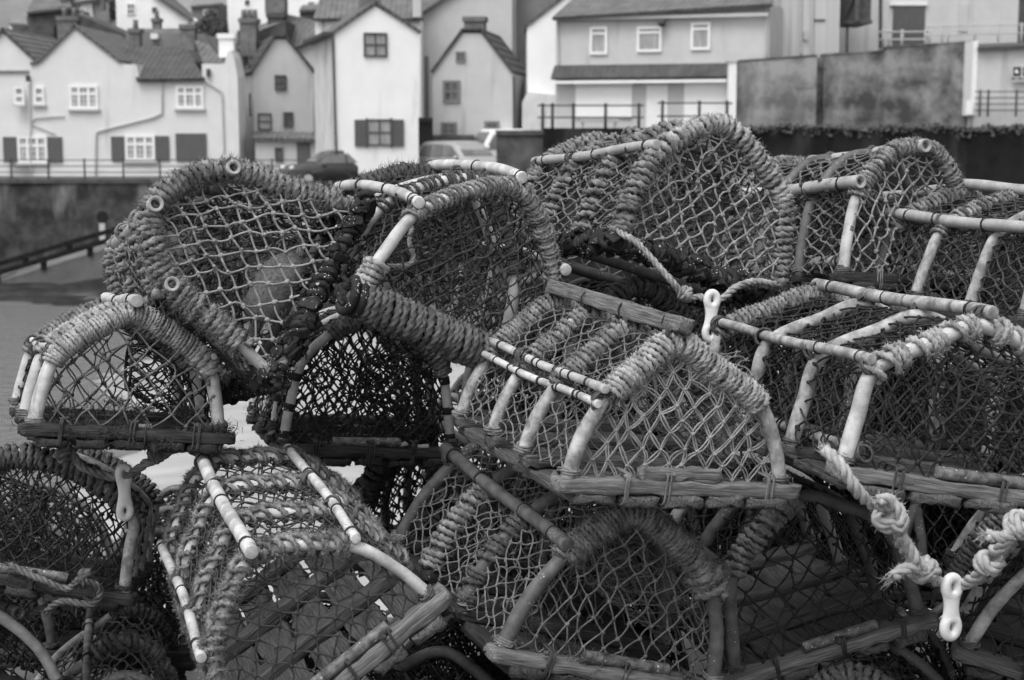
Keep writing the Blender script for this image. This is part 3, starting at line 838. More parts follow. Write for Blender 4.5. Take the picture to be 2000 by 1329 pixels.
F_ = creel('F', 'tilted lobster pot with smooth white hoops and a fat rope bound bottom bar', br=.0155, rails='LR', rail_r=.0145, rail_mat='pvc_white', rail_bend=.02, ridge_r=.0145, ridge_mat='pvc_white',
           net_mat='twine_dark', side_mat='twine_dark', cell=(.042, .030), net_r=.0024, base='rope', hair=1, bulge=.07, tangle=70,
           wraps=[(0, 'roof', None, .0042, 'rope_mid', G_(gap=.016, slant=.01)), (1, 'roof', None, .004, 'rope_dark', G_(gap=.02)), (0, (.02, .08), None, .007, 'rope_pale', G_(fuzz=60)), (3, 'roof', None, .007, 'rope_dark', G_(fuzz=80, flen=.02))])
G__ = creel('G', 'lobster pot lying on its side at top left, black rubber down its base', br=.0135, bow_mat='pvc_grey', rails='LR', rail_r=.017, rail_mat='pvc_grey', rail_hollow=True, rail_in=True, lb=.56,
            rail_ext=(.04, .02), ridge_r=.0185, ridge_mat='pvc_grey', ridge_ext=(.05, .02), net_mat='twine_pale', side_mat='twine_mid', cell=(.046, .031), net_r=.0028, base='rubber', hair=3, bulge=.07, lash_mat='twine_mid', tangle=60,
            wraps=[(0, (.22, .96), .0155, .0075, 'rope_mid', G_(fuzz=150, flen=.015, gap=.002)), (0, (.08, .20), .0155, .0075, 'rope_mid', G_(fuzz=120, flen=.014)), (3, 'all', None, .0075, 'rope_mid', G_(fuzz=110, flen=.014)),
                   (1, (.2, .9), None, .007, 'rope_mid', G_(fuzz=30, gap=.02)), (2, (.2, .9), None, .007, 'rope_mid', G_(fuzz=30, gap=.02))])
H_ = creel('H', 'lobster pot with white posts and finely roped arch at left, water behind it', br=.0165, rails='LR', rail_r=.008, rail_mat='pvc_white', ridge_r=.0155, ridge_mat='pvc_white',
           ridge_ext=(.05, .02), weed=34, tags=1, net_mat='twine_mid', side_mat='twine_black', inner_mat='twine_black', cell=(.066, .038), side_cell=(.05, .036), net_r=.0023, wood='wood_dark', bulge=.05, hair=1,
           wraps=[(0, 'roof', .019, .0042, 'rope_pale', G_(fuzz=18, wob=.05)), (1, 'roof', None, .006, 'rope_pale', G_(fuzz=20)), (2, 'roof', None, .006, 'rope_pale', G_(fuzz=20)), (3, 'roof', None, .006, 'rope_mid', {}),
                  (0, 'shR', None, .008, 'rope_pale', G_(fuzz=30))])
I_ = creel('I', 'black netted lobster pot with white posts ringed by dark tape, left of centre', br=.0135, rails='LR', rail_r=.009, rail_mat='pvc_dark', ridge=None, net_mat='twine_black', cell=(.05, .036),
           net_r=.0026, wood='wood_dark', bar='iron', bulge=.08, band=1, dense=1, weed=26, tags=3, hair=1, tangle=25, wraps=[(0, (.36, .78), None, .0062, 'rope_mid', G_(gap=.006, fuzz=25)), (3, 'roof', None, .006, 'rope_dark', {})])
J_ = creel('J', 'grey framed lobster pot with a frayed rope arch, under the timber barred pot', br=.0165, bow_mat='pvc_dark', rails='LR', rail_r=.016, rail_mat='pvc_dark', ridge=None, net_mat='twine_mid', side_mat='twine_mid',
           inner_mat='twine_mid', cell=(.046, .033), tangle=25, net_r=.0021, wood='wood_pale', floor_mat='wood_dark', weed=16, bar='iron', bulge=.05, hair=2,
           wraps=[(0, 'roof', .0185, .0052, 'rope_mid', G_(fuzz=130, flen=.013)), (0, 'shR', .022, .0085, 'rope_mid', G_(fuzz=80)), (2, 'legL', None, .0075, 'rope_mid', G_(fuzz=40, gap=.008)), (1, 'legL', None, .006, 'rope_dark', G_(gap=.03))])
K_ = creel('K', 'dark lobster pot tilted up to the right below the knotted white rope', br=.0165, bow_mat='pvc_dark', bow_mats=['pvc_dark', 'pvc_dark', 'pvc_grey', 'pvc_dark'], rails='L', rail_r=.013, rail_mat='pvc_dark',
           ridge=None, net_mat='twine_black', cell=(.055, .04), net_r=.0024, wood='wood_pale', floor_mat='wood_mid', tags=1, bar='iron', bulge=.05, hair=1, inner=False,
           wraps=[(0, 'roofL', None, .0075, 'rope_mid', G_(fuzz=35, gap=.004))])
L_ = creel('L', 'lobster pot in the lower right corner with one curved white post', br=.0155, bow_mat='pvc_dirty', rails='L', rail_r=.013, rail_mat='pvc_dark', ridge=None, net_mat='twine_black', cell=(.05, .037), wood='wood_mid',
           bulge=.05, hair=1, inner=False, wraps=[(2, 'all', None, .007, 'rope_mid', {})])
M_ = creel('M', 'lobster pot tipped over at lower left, woolly rope spiralled round white hoops', br=.0130, rails='LR', rail_r=.0115, rail_mat='pvc_white', ridge_r=.0155, ridge_mat='pvc_white',
           ridge_ext=(.05, .0), net_mat='twine_dark', side_mat='twine_dark', cell=(.048, .031), net_r=.0021, wood='wood_pale', floor_mat='wood_mid', tangle=30, bar='iron', bulge=.05, hair=1, inner=False,
           wraps=[(0, (.05, .72), None, .0058, 'rope_mid', G_(pitch=.026, fuzz=200, flen=.014, slant=.010, hitch=1)), (1, 'all', None, .0050, 'rope_mid', G_(pitch=.030, fuzz=60, slant=.012, hitch=1)), (2, 'all', None, .0050, 'rope_mid', G_(pitch=.030, fuzz=60, slant=.012, hitch=1)),
                  (3, 'all', None, .0050, 'rope_mid', G_(pitch=.030, fuzz=60, slant=.012, hitch=1))])
N_ = creel('N', 'black netted lobster pot with a dark rope arch at the left edge', br=.015, bow_mat='pvc_dirty', rails='', ridge=None, weed=40, net_mat='twine_black', cell=(.05, .036), wood='wood_dark', bar='iron', bulge=.08, hair=1,
           tangle=30, wraps=[(0, 'roof', None, .008, 'rope_dark', G_(fuzz=30, gap=.004)), (3, 'roof', None, .0075, 'rope_dark', {})])
O_ = creel('O', 'lobster pot cut by the bottom left edge, pale hoops seen from above', br=.0155, bow_mat='pvc_dirty', rails='L', rail_r=.0115, rail_mat='pvc_dirty', ridge=None, net_mat='twine_mid', cell=(.05, .036),
           wood='wood_dark', bulge=.08, hair=2, wraps=[(3, (.4, .85), None, .0075, 'rope_dark', G_(gap=.004)), (2, (.3, .8), None, .0075, 'rope_mid', G_(gap=.02))])
P_ = creel('P', 'lobster pot in the bottom left corner with an open pipe end', br=.015, rails='R', rail_r=.017, rail_mat='pvc_dark', rail_hollow=True, ridge=None, net_mat='twine_black', cell=(.05, .036), wood='wood_dark', bows=3, hair=0)
Q_ = creel('Q', 'dark lobster pot at the back beneath the tape ringed one, water behind', br=.015, bow_mat='pvc_dark', rails='L', rail_r=.02, rail_mat='rubber', ridge=None, net_mat='twine_black', cell=(.042, .032), net_r=.003, wood='wood_dark', hair=0,
           inner=False, wraps=[(0, 'roof', .02, .009, 'rope_dark', {})])
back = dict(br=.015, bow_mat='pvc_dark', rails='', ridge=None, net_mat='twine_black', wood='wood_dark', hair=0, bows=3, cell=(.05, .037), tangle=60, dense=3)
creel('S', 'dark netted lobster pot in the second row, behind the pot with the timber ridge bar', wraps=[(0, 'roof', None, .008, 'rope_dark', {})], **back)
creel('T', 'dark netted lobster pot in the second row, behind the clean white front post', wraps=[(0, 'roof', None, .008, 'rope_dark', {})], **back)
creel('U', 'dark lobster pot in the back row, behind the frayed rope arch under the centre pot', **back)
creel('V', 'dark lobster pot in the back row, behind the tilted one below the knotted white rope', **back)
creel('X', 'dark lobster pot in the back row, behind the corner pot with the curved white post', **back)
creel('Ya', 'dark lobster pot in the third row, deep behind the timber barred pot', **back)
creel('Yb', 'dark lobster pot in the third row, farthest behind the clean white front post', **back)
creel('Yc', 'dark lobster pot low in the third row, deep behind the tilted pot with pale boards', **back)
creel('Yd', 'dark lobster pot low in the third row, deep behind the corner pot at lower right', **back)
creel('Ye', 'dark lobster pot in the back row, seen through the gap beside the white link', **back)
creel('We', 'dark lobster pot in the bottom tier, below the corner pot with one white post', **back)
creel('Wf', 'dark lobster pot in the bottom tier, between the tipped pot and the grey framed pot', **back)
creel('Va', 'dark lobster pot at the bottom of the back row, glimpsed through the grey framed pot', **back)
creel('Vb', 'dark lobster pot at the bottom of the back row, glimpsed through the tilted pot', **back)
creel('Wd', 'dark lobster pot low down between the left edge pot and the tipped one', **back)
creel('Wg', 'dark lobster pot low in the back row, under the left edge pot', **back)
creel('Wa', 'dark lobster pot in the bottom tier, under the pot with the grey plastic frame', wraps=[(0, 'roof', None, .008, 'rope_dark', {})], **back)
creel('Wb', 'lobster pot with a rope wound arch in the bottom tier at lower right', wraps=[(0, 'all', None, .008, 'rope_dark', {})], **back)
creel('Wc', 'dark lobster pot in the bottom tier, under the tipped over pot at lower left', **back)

# a rough felted bait sack inside the pot on its side
rng = np.random.default_rng(5)
m = MB()
c = at(535, 562, 4.05)
ax = at(600, 490, 4.07) - at(500, 640, 4.07); ax /= np.linalg.norm(ax)
sd = np.cross(ax, FW); sd /= np.linalg.norm(sd); nn = np.cross(sd, ax)
rows = []
for u in np.linspace(-1, 1, 21):
    w = max(0.02, (1 - abs(u) ** 2.4)) ** .5
    a = np.arange(22) * 2 * PI / 22
    rr = w * (1 + .05 * np.sin(3 * a + u * 4) + rng.normal(0, .02, 22))
    rows.append(c + ax * u * .098 + rr[:, None] * (np.cos(a)[:, None] * sd * .052 + np.sin(a)[:, None] * nn * .04))
v = np.concatenate(rows + [[rows[0].mean(0), rows[-1].mean(0)]])
i = np.arange(22); j = (i + 1) % 22
m.add(v, np.concatenate([np.c_[i + k * 22, j + k * 22, j + (k + 1) * 22, i + (k + 1) * 22] for k in range(20)]), np.concatenate([np.c_[j, i, np.full(22, 462)], np.c_[i + 440, j + 440, np.full(22, 463)]]))
k = rng.integers(0, 462, 2500)
m.fuzz(v[k] + rng.normal(0, .006, (2500, 3)), v[k] - c + rng.normal(0, .03, (2500, 3)), rng.uniform(.004, .011, 2500), .0006, rng)
tag(m.build('bait_sack', 'felt', None, loc=c), 'rough felted pale sack lying inside the pot on its side', 'bait sack')


# ------------------------------------------------------------------ free ropes, knots and links
def knot_pts(c, d, size, rng, turns=2):
    d = np.asarray(d, float); d /= np.linalg.norm(d)
    n = np.cross(d, FW); n /= np.linalg.norm(n); b = np.cross(d, n)
    t = np.linspace(0, 1, 8 * turns)
    a = t * turns * 2 * PI + rng.uniform(0, 6)
    return [c + d * size * 1.5 * (x - .5) * (1 + .5 * math.sin(3 * q)) + size * (math.cos(q) * n + math.sin(q) * b) for x, q in zip(t, a)]


def rope_obj(ctrl, r, mt, label, knots=(), tails=(), seed=0, fuzz=500, name='rope'):
    rng = np.random.default_rng(seed)
    pts = [at(*p) for p in ctrl]
    out = []
    for k, p in enumerate(pts):
        kk = [q for q in knots if q[0] == k]
        if kk:
            d = pts[min(k + 1, len(pts) - 1)] - pts[max(k - 1, 0)]
            out += knot_pts(p, d, kk[0][1], rng, kk[0][2])
        else: out.append(p)
    m = MB(); laid_rope(m, out, r, rng, fuzz)
    for tl in tails: laid_rope(m, [at(*p) for p in tl], r, rng, 150)
    tag(m.build(name, mt), label, 'rope')


rope_obj([(1612, 880, 2.89), (1640, 905, 2.85), (1668, 950, 2.85), (1702, 985, 2.88), (1735, 1012, 2.91), (1757, 1050, 2.93), (1775, 1085, 2.95), (1802, 1112, 2.96), (1822, 1130, 2.97), (1858, 1147, 2.98), (1885, 1140, 2.97),
          (1912, 1122, 2.93), (1932, 1100, 2.91), (1950, 1075, 2.89), (1975, 1050, 2.87), (1992, 1025, 2.85), (2030, 1000, 2.83)], .0108, 'rope_white',
         'thick white laid rope knotted several times, hanging from the white front post at the right', knots=((4, .019, 2), (7, .017, 2), (12, .016, 2), (15, .019, 2)),
         tails=([(1800, 1108, 2.95), (1785, 1108, 2.93), (1765, 1112, 2.92), (1743, 1128, 2.91)], [(1990, 1035, 2.85), (1960, 1050, 2.83), (1925, 1046, 2.82)], [(1745, 1020, 2.89), (1760, 1028, 2.88), (1758, 1000, 2.88), (1735, 975, 2.88), (1715, 980, 2.87)],
                [(1758, 1045, 2.92), (1778, 1075, 2.93), (1790, 1100, 2.93)]), seed=3)
rope_obj([(95, 845, 4.08), (112, 868, 4.06), (125, 885, 4.06), (160, 912, 4.06), (200, 928, 4.06), (232, 932, 4.06), (262, 922, 4.06), (285, 905, 4.06), (302, 890, 4.06), (335, 880, 4.07), (372, 872, 4.07), (400, 858, 4.07), (430, 870, 4.07)], .0105, 'rope_mid',
         'grey rope slung under the left pot, knotted at both ends', knots=((2, .016, 2), (8, .012, 2), (11, .03, 2)), tails=([(350, 850, 4.06), (375, 880, 4.06), (410, 885, 4.06), (425, 850, 4.06), (395, 845, 4.06)],), seed=4)
rope_obj([(1195, 448, 4.20), (1225, 462, 4.15), (1250, 480, 4.13), (1290, 525, 4.11), (1325, 566, 4.1), (1338, 574, 4.1), (1365, 580, 4.1), (1392, 590, 4.1), (1415, 580, 4.1), (1440, 560, 4.12), (1475, 550, 4.15), (1515, 556, 4.18)], .0085, 'rope_pale',
         'pale rope draped across the foot of the topmost pot', knots=((5, .012, 2),), seed=6)
rope_obj([(812, 430, 4.05), (800, 470, 3.98), (808, 505, 3.95), (790, 520, 3.95), (760, 520, 3.94), (730, 525, 3.93), (715, 545, 3.92)], .006, 'rope_pale', 'short frayed rope hanging inside the pot with smooth white hoops', seed=7, fuzz=300)
rope_obj([(0, 1030 + 110, 4.2), (60, 1150, 4.2), (120, 1160, 4.18), (165, 1150, 4.16), (190, 1135, 4.16), (150, 1165, 4.15), (100, 1180, 4.15), (60, 1200, 4.15)], .0085, 'rope_dark', 'dark rope tangled across the boards of the pot at the left edge', knots=((3, .02, 2),), seed=8)

rope_obj([(95, 870, 4.0), (130, 850, 3.98), (175, 838, 3.97), (215, 850, 3.96), (260, 846, 3.96), (320, 862, 3.95), (360, 850, 3.95)], .009, 'rope_dark', 'frayed dark rope lying along the front board of the left pot', knots=((2, .018, 2), (5, .016, 2)), seed=11, fuzz=1500)
rope_obj([(20, 1105, 4.06), (70, 1128, 4.05), (130, 1150, 4.04), (165, 1130, 4.03), (195, 1150, 4.03), (180, 1180, 4.04), (120, 1175, 4.05), (90, 1195, 4.06)], .009, 'rope_worn', 'worn rope knotted over the end boards at the left edge', knots=((3, .017, 2),), seed=12, fuzz=900)


def link(c, up, face, Ln, label, wd=.0175, tk=.0098):
    """figure-of-eight plastic link: two eyes joined by a solid waist"""
    c, up, face = [np.asarray(q, float) for q in (c, up, face)]
    up /= np.linalg.norm(up); face -= up * (face @ up); face /= np.linalg.norm(face); sd = np.cross(up, face)
    m = MB()
    h = Ln / 2 - wd - tk + .006
    for sg in (1, -1):
        a = np.linspace(0, 2 * PI, 37)
        P = c + np.outer(sg * (h - .006) + np.sin(a) * wd, up) + np.outer(np.cos(a) * wd * .74, sd)
        m.tube(P, tk, 14, cap=False)
    P = np.array([c + up * q for q in np.linspace(-h * .62, h * .62, 9)])
    t_, n_, b_ = frames(P)
    rows = []
    a = np.arange(18) * 2 * PI / 18
    for q, p in zip(np.linspace(-1, 1, 9), P):
        w = tk * (1.62 + .55 * q * q)
        rows.append(p + np.outer(np.cos(a) * w, sd) + np.outer(np.sin(a) * tk * .95, face))
    v = np.concatenate(rows + [[P[0], P[-1]]])
    i = np.arange(18); j = (i + 1) % 18
    m.add(v, np.concatenate([np.c_[i + k * 18, j + k * 18, j + (k + 1) * 18, i + (k + 1) * 18] for k in range(8)]), np.concatenate([np.c_[j, i, np.full(18, 162)], np.c_[i + 144, j + 144, np.full(18, 163)]]))
    o = m.build('rope_link', 'plastic_link', None, loc=c)
    r = o.modifiers.new('weld', 'REMESH'); r.mode = 'VOXEL'; r.voxel_size = .0016; r.use_smooth_shade = True
    s = o.modifiers.new('soften', 'SMOOTH'); s.factor = .5; s.iterations = 8
    tag(o, label, 'rope link', 'white figure of eight rope links')


link(at(243, 962, 4.06), (0, 0, 1), (.55, -1, 0), .148, 'white figure of eight link hanging from the grey rope under the left pot')
link(at(1858, 1186, 2.97), (.0, 0, 1), (.35, -1, 0), .13, 'white figure of eight link hanging from the knotted white rope at lower right')
link(at(1389, 618, 4.08), (.05, .1, 1), (.25, -1, .1), .135, 'white figure of eight link beside the timber ridge bar')
# ------------------------------------------------------------------ the far side of the harbour
class Facade:
    """a building whose front plane passes through photo column px0 at distance D, turned by ang degrees"""

    def __init__(self, name, label, cat, px0, D, ang=0.0, z0=-.7, group=None):
        self.a = math.radians(ang)
        self.O = np.array([XX(px0, D), D, z0])
        self.u = np.array([math.cos(self.a), math.sin(self.a), 0])
        self.d = np.array([-math.sin(self.a), math.cos(self.a), 0])
        self.root = empty(name, self.O, (0, 0, self.a))
        tag(self.root, label, cat, group)

    def lp(self, px, py, off=0.0):
        """local (along, up) of the pixel on the plane off metres behind the front"""
        r = FW + RT * (px - 1000) / FPX + UPV * (664.5 - py) / FPX
        O = self.O + self.d * off
        t = ((O - CAM) @ self.d) / (r @ self.d)
        P = CAM + r * t - self.O
        return float(P @ self.u), float(P[2])

    def s(self, px, off=0.0): return self.lp(px, 200, off)[0]

    def part(self, m, name, mt, parent=None, smooth=False):
        return m.build(name, mt, parent or self.root, smooth)

    def wall(self, pts, d0, d1, mt, name='wall', parent=None):
        m = MB(); m.prism([(self.s(px, d0), self.lp(px, py, d0)[1] if py is not None else 0.0) for px, py in pts], d0, d1)
        return self.part(m, name, mt, parent)

    def box(self, m, px0, py0, px1, py1, d0, d1):
        x0, z1 = self.lp(px0, (py0 + py1) / 2, d0)[0], self.lp((px0 + px1) / 2, py0, d0)[1]
        x1, z0 = self.lp(px1, (py0 + py1) / 2, d0)[0], self.lp((px0 + px1) / 2, py1, d0)[1]
        m.box(x0, x1, d0, d1, z0, z1)

    def bpart(self, name, mt, px0, py0, px1, py1, d0, d1, parent=None):
        m = MB(); self.box(m, px0, py0, px1, py1, d0, d1); return self.part(m, name, mt, parent)

    def roof(self, line, d0, d1, th, mt, name='roof', eave=0.0):
        """slabs along a gable line of pixels, running back from d0 to d1"""
        m = MB()
        P = [(self.s(px), self.lp(px, py)[1]) for px, py in line]
        for (xa, za), (xb, zb) in zip(P[:-1], P[1:]):
            m.sheet((xa, d0, za + th), (xb, d0, zb + th), (xb, d1, zb + th), (xa, d1, za + th), th * .9)
        return self.part(m, name, mt)

    def slope(self, quad, th, mt, name='roof'):
        """one roof slope from four (px, py, depth) corners"""
        m = MB(); q = [np.array([*self.lp(px, py, dd), 0]) for px, py, dd in quad]
        q = [np.array([v[0], dd, v[1]]) for v, (_, _, dd) in zip(q, quad)]
        m.sheet(*q, th); return self.part(m, name, mt)

    def window(self, px, py, w, h, cols=2, rows=2, frame='trim_white', pane='pane', sill=True, bar=.05, edge=.07, fine=0, mid=None, name='window'):
        x0, z0 = self.lp(px - w / 2, py)[0], self.lp(px, py + h / 2)[1]
        x1, z1 = self.lp(px + w / 2, py)[0], self.lp(px, py - h / 2)[1]
        m = MB(); D0, D1 = -.09, .01
        m.box(x0, x0 + edge, D0, D1, z0, z1); m.box(x1 - edge, x1, D0, D1, z0, z1)
        m.box(x0 + edge, x1 - edge, D0, D1, z1 - edge, z1); m.box(x0 + edge, x1 - edge, D0, D1, z0, z0 + edge)
        for c in range(1, cols):
            x = x0 + (x1 - x0) * c / cols; m.box(x - bar / 2, x + bar / 2, D0 + .01, D1, z0 + edge, z1 - edge)
        for r in range(1, rows):
            z = z0 + (z1 - z0) * (r / rows if mid is None else mid); m.box(x0 + edge, x1 - edge, D0 + .02, D1, z - bar / 2, z + bar / 2)
        if fine:
            for c in range(cols):
                x = x0 + (x1 - x0) * (c + .5) / cols; m.box(x - .011, x + .011, D0 + .03, D1, z0 + edge, z1 - edge)
            zm = z0 + (z1 - z0) * (mid or .5)
            for k in range(1, fine + 1):
                z = z0 + (zm - z0) * k / (fine + 1); m.box(x0 + edge, x1 - edge, D0 + .035, D1, z - .011, z + .011)
        o = self.part(m, name, frame)
        m = MB(); m.box(x0 + .02, x1 - .02, -.03, -.005, z0 + .02, z1 - .02); self.part(m, 'pane', pane, o)
        if sill:
            m = MB(); m.box(x0 - .08, x1 + .08, -.16, -.002, z0 - .10, z0 - .002); self.part(m, 'sill', 'render_grey' if sill is True else sill, o)
        return o

    def pipe(self, pts, r=.045, mt='pipe', name='drainpipe', off=-.07):
        m = MB(); P = []
        for px, py in pts: x, z = self.lp(px, py); P.append((x, off, z))
        P = np.array(P); Q = [P[0]]
        for a, b in zip(P[:-1], P[1:]): Q += [a + (b - a) * k for k in (.04, .5, .96)]
        Q.append(P[-1]); m.tube(Q, r, 8); return self.part(m, name, mt, smooth=True)

    def chimney(self, px0, py0, px1, py1, d0, dd, pots=2, mt='chimney_brick', parent=None, pot_h=.45):
        m = MB(); self.box(m, px0, py0, px1, py1, d0, d0 + dd)
        x0, z1 = self.lp(px0, py0, d0); x1 = self.lp(px1, py0, d0)[0]
        m.box(x0 - .07, x1 + .07, d0 - .07, d0 + dd + .07, z1 - .22, z1 + .004)
        o = self.part(m, 'chimney', mt, parent)
        if pots:
            for k in range(pots):
                m = MB(); x = x0 + (x1 - x0) * (k + .5) / pots
                m.tube(np.array([(x, d0 + dd / 2, z1), (x, d0 + dd / 2, z1 + pot_h * .8), (x, d0 + dd / 2, z1 + pot_h)]), np.array([.15, .12, .15]) , 10, hollow=False)
                self.part(m, 'chimney_pot', 'chimney_pot', o, True)
        return o


# long rendered cottage, left
h = Facade('cottage', 'long pale cottage on the left with dark shutters and a pantile roof', 'cottage', 150, 77)
h.wall([(-160, None), (-160, 140), (62, 140), (62, None)], .3, 8, 'render_cream')
h.wall([(-70, 138), (8, 62), (88, 138)], .30, 8, 'render_cream', 'gable')
h.wall([(60, None), (60, 126), (75, 126), (151, 56), (240, 126), (268, 126), (274, 155), (274, None)], 0, 8, 'render_cream')
h.wall([(274, None), (274, 154), (396, 154), (396, None)], 0, 8, 'render_cream')
h.wall([(396, None), (396, 125), (440, 125), (446, 103), (452, 98), (458, 112), (465, 150), (465, None)], 0, 2.2, 'render_cream', 'end_wall')
h.roof([(62, 128), (78, 124), (151, 54), (240, 124)], -.12, 9, .12, 'roof_slate')
h.roof([(-100, 165), (8, 59), (76, 124)], .15, 9, .12, 'roof_slate')
h.slope([(268, 155, -.3), (400, 153, -.3), (360, 91, 4.5), (215, 91, 4.5)], .12, 'roof_pantile')
h.bpart('string_course', 'render_dull', -160, 138, 60, 142, .2, .3)
h.slope([(396, 124, 2.0), (440, 124, 2.0), (405, 85, 6), (380, 78, 6)], .1, 'roof_slate')
h.chimney(427, 66, 456, 112, 1.0, .7, 0, 'trim_white')
for px, py, w, hh in ((164, 190, 56, 46), (371, 190, 54, 44), (64, 292, 58, 52), (274, 289, 58, 50)):
    h.window(px, py, w, hh, 3, 2, 'trim_white', 'pane_curtain', True, .12, .12, fine=2, mid=.64)
for px, py in ((38, 187), (77, 187)): h.window(px, py, 20, 34, 1, 2, 'trim_white', 'pane_curtain', True, .14, .10)
for a, b, y0, y1 in ((6, 34, 268, 318), (93, 121, 268, 317), (217, 244, 267, 315), (303, 330, 266, 314), (343, 403, 261, 315)):
    h.bpart('shutter', 'shutter', a, y0, b, y1, -.08, -.01)
h.pipe([(58, 165), (60, 240), (62, 348)]); h.pipe([(62, 238), (70, 231), (126, 227)], .035); h.pipe([(63, 243), (108, 262)], .03)
h.pipe([(317, 158), (317, 222), (300, 230), (188, 258), (187, 348)]); h.pipe([(400, 158), (434, 180), (438, 300)], .04)
h.bpart('hopper', 'pipe_dark', 50, 148, 57, 160, -.2, -.02); h.bpart('hopper', 'pipe_dark', 403, 135, 410, 150, -.2, -.02)

# narrow gabled cottage beside it
h = Facade('cottage', 'narrow grey gabled cottage between the long pale cottage and the tall white house', 'cottage', 495, 80, 14)
h.wall([(495, None), (495, 140), (538, 77), (560, 77), (612, 138), (612, None)], 0, 7, 'render_grey')
h.roof([(489, 146), (537, 74), (561, 74), (618, 146)], -.15, 7.3, .12, 'roof_pantile')
h.window(548, 162, 23, 30, 2, 2, 'frame_dark', 'pane', False, .04, .06); h.window(517, 238, 27, 33, 1, 2, 'frame_dark', 'pane_curtain', False, .05, .06)
h.window(563, 234, 19, 29, 2, 1, 'frame_dark', 'pane', False, .04, .06)
for z0, z1 in ((5.0, 6.4), (2.9, 4.0)):
    m = MB(); m.box(-.03, -.004, 1.2, 1.9, z0, z1); h.part(m, 'side_window', 'pane')
lt = Facade('lean_to_shed', 'low pale lean-to with a dark roof edge in front of the narrow grey cottage', 'shed', 497, 77.5, 4)
lt.wall([(497, None), (497, 268), (618, 272), (618, None)], 0, 2.6, 'render_grey')
lt.slope([(493, 268, -.25), (624, 272, -.25), (620, 259, 2.6), (497, 257, 2.6)], .15, 'roof_slate')
lt.window(545, 302, 16, 27, 1, 1, 'frame_dark', 'pane', False); lt.bpart('door', 'shutter', 580, 279, 606, 340, -.06, -.004)

# tall white house
h = Facade('tall_house', 'tall bright white gabled house with two dark framed windows', 'house', 655, 70, 13)
h.wall([(655, None), (655, 64), (735, 12), (817, 62), (817, None)], 0, 7.5, 'render_white')
m = MB(); m.box(-.03, -.004, .1, 7.4, 0, h.lp(655, 64)[1] - .1); h.part(m, 'side_wall', 'render_worn')
h.roof([(648, 70), (735, 8), (824, 68)], -.12, 8.0, .14, 'roof_slate')
m = MB(); zt = h.lp(655, 64)[1]
m.box(-.5, -.03, -.1, 8.0, zt - .12, zt + .02); h.part(m, 'gutter', 'pipe_dark')
h.window(733, 88, 46, 47, 2, 2, 'frame_dark', 'pane_curtain', False, .06, .07)
h.window(741, 259, 50, 52, 2, 2, 'frame_dark', 'pane_curtain', False, .05, .06)
for a, b in ((693, 715), (767, 789)): h.bpart('shutter', 'shutter', a, 234, b, 286, -.09, -.01)
for a in (715, 763): h.bpart('window_strut', 'frame_dark', a, 231, a + 4, 288, -.12, -.02)
h.pipe([(650, 72), (653, 200), (657, 330)], .05, 'pipe_dark')
h.chimney(708, -60, 745, 16, 3.5, .9, 2)

# pale house and its neighbour behind the white one
h = Facade('house', 'pale house with a slate roof rising behind the tall white house', 'house', 618, 82, 0)
h.wall([(618, None), (618, 36), (822, 36), (822, None)], 0, 7, 'render_white')
h.slope([(612, 36, -.4), (828, 36, -.4), (815, -50, 4), (640, -50, 4)], .14, 'roof_slate')
h.bpart('skew', 'render_pale', 806, -20, 822, 34, -.5, -.3)
h.pipe([(631, 38), (631, 300)], .05)
h = Facade('house', 'grey house with a sloping gable behind the alley beside the tall white house', 'house', 830, 85, -4)
h.wall([(829, None), (829, 28), (900, -22), (960, -66), (1000, -60), (1000, None)], 0, 8, 'render_grey')
h.roof([(822, 34), (900, -22), (962, -68)], -.3, 8, .15, 'roof_slate')
h.bpart('alley_shade', 'render_dull', 829, 110, 838, 330, -.02, -.002)  # dark strip: alley shade painted on the wall edge

# gambrel cottage
h = Facade('cottage', 'small pale cottage with a clipped gable and steep dark roof, behind the silver car', 'cottage', 845, 74, -7)
h.wall([(845, None), (845, 142), (904, 65), (940, 65), (1001, 142), (1001, None)], 0, 6, 'render_grey')
h.roof([(841, 146), (903, 61), (941, 61), (1005, 146)], -.12, 6.3, .12, 'roof_pantile')
h.window(900, 111, 19, 20, 2, 2, 'render_dull', 'pane', False, .05, .08); h.window(882, 179, 34, 43, 2, 2, 'render_dull', 'pane', False, .09, .12)
h.window(877, 256, 31, 34, 2, 3, 'render_dull', 'pane', False, .07, .12); h.window(961, 250, 30, 26, 2, 2, 'render_dull', 'pane', False, .07, .12)
h.pipe([(1004, 150), (1006, 300)], .05, 'pipe_dark')
h.chimney(906, 33, 945, 70, 5.6, .9, 0)
# dark rendered house behind
h = Facade('house', 'dull dark house with one white window behind the small clipped gable cottage', 'house', 940, 88, 0)
h.wall([(936, None), (936, 10), (1010, -60), (1120, -60), (1120, None)], 0, 7, 'render_dull')
h.window(966, 37, 26, 38, 2, 2, 'trim_white', 'pane', True, .08, .08)
h = Facade('house', 'white house end wall with a buttress, left of the long grey shop', 'house', 1030, 72, 0)
h.wall([(1030, None), (1030, 52), (1110, -10), (1180, -50), (1180, None)], 0, 6, 'render_white')
h.wall([(1020, None), (1020, 200), (1030, 180), (1086, 186), (1086, None)], -.5, -.01, 'render_worn', 'buttress')
h.roof([(1026, 54), (1110, -12), (1184, -56)], -.1, 6.2, .12, 'roof_slate')

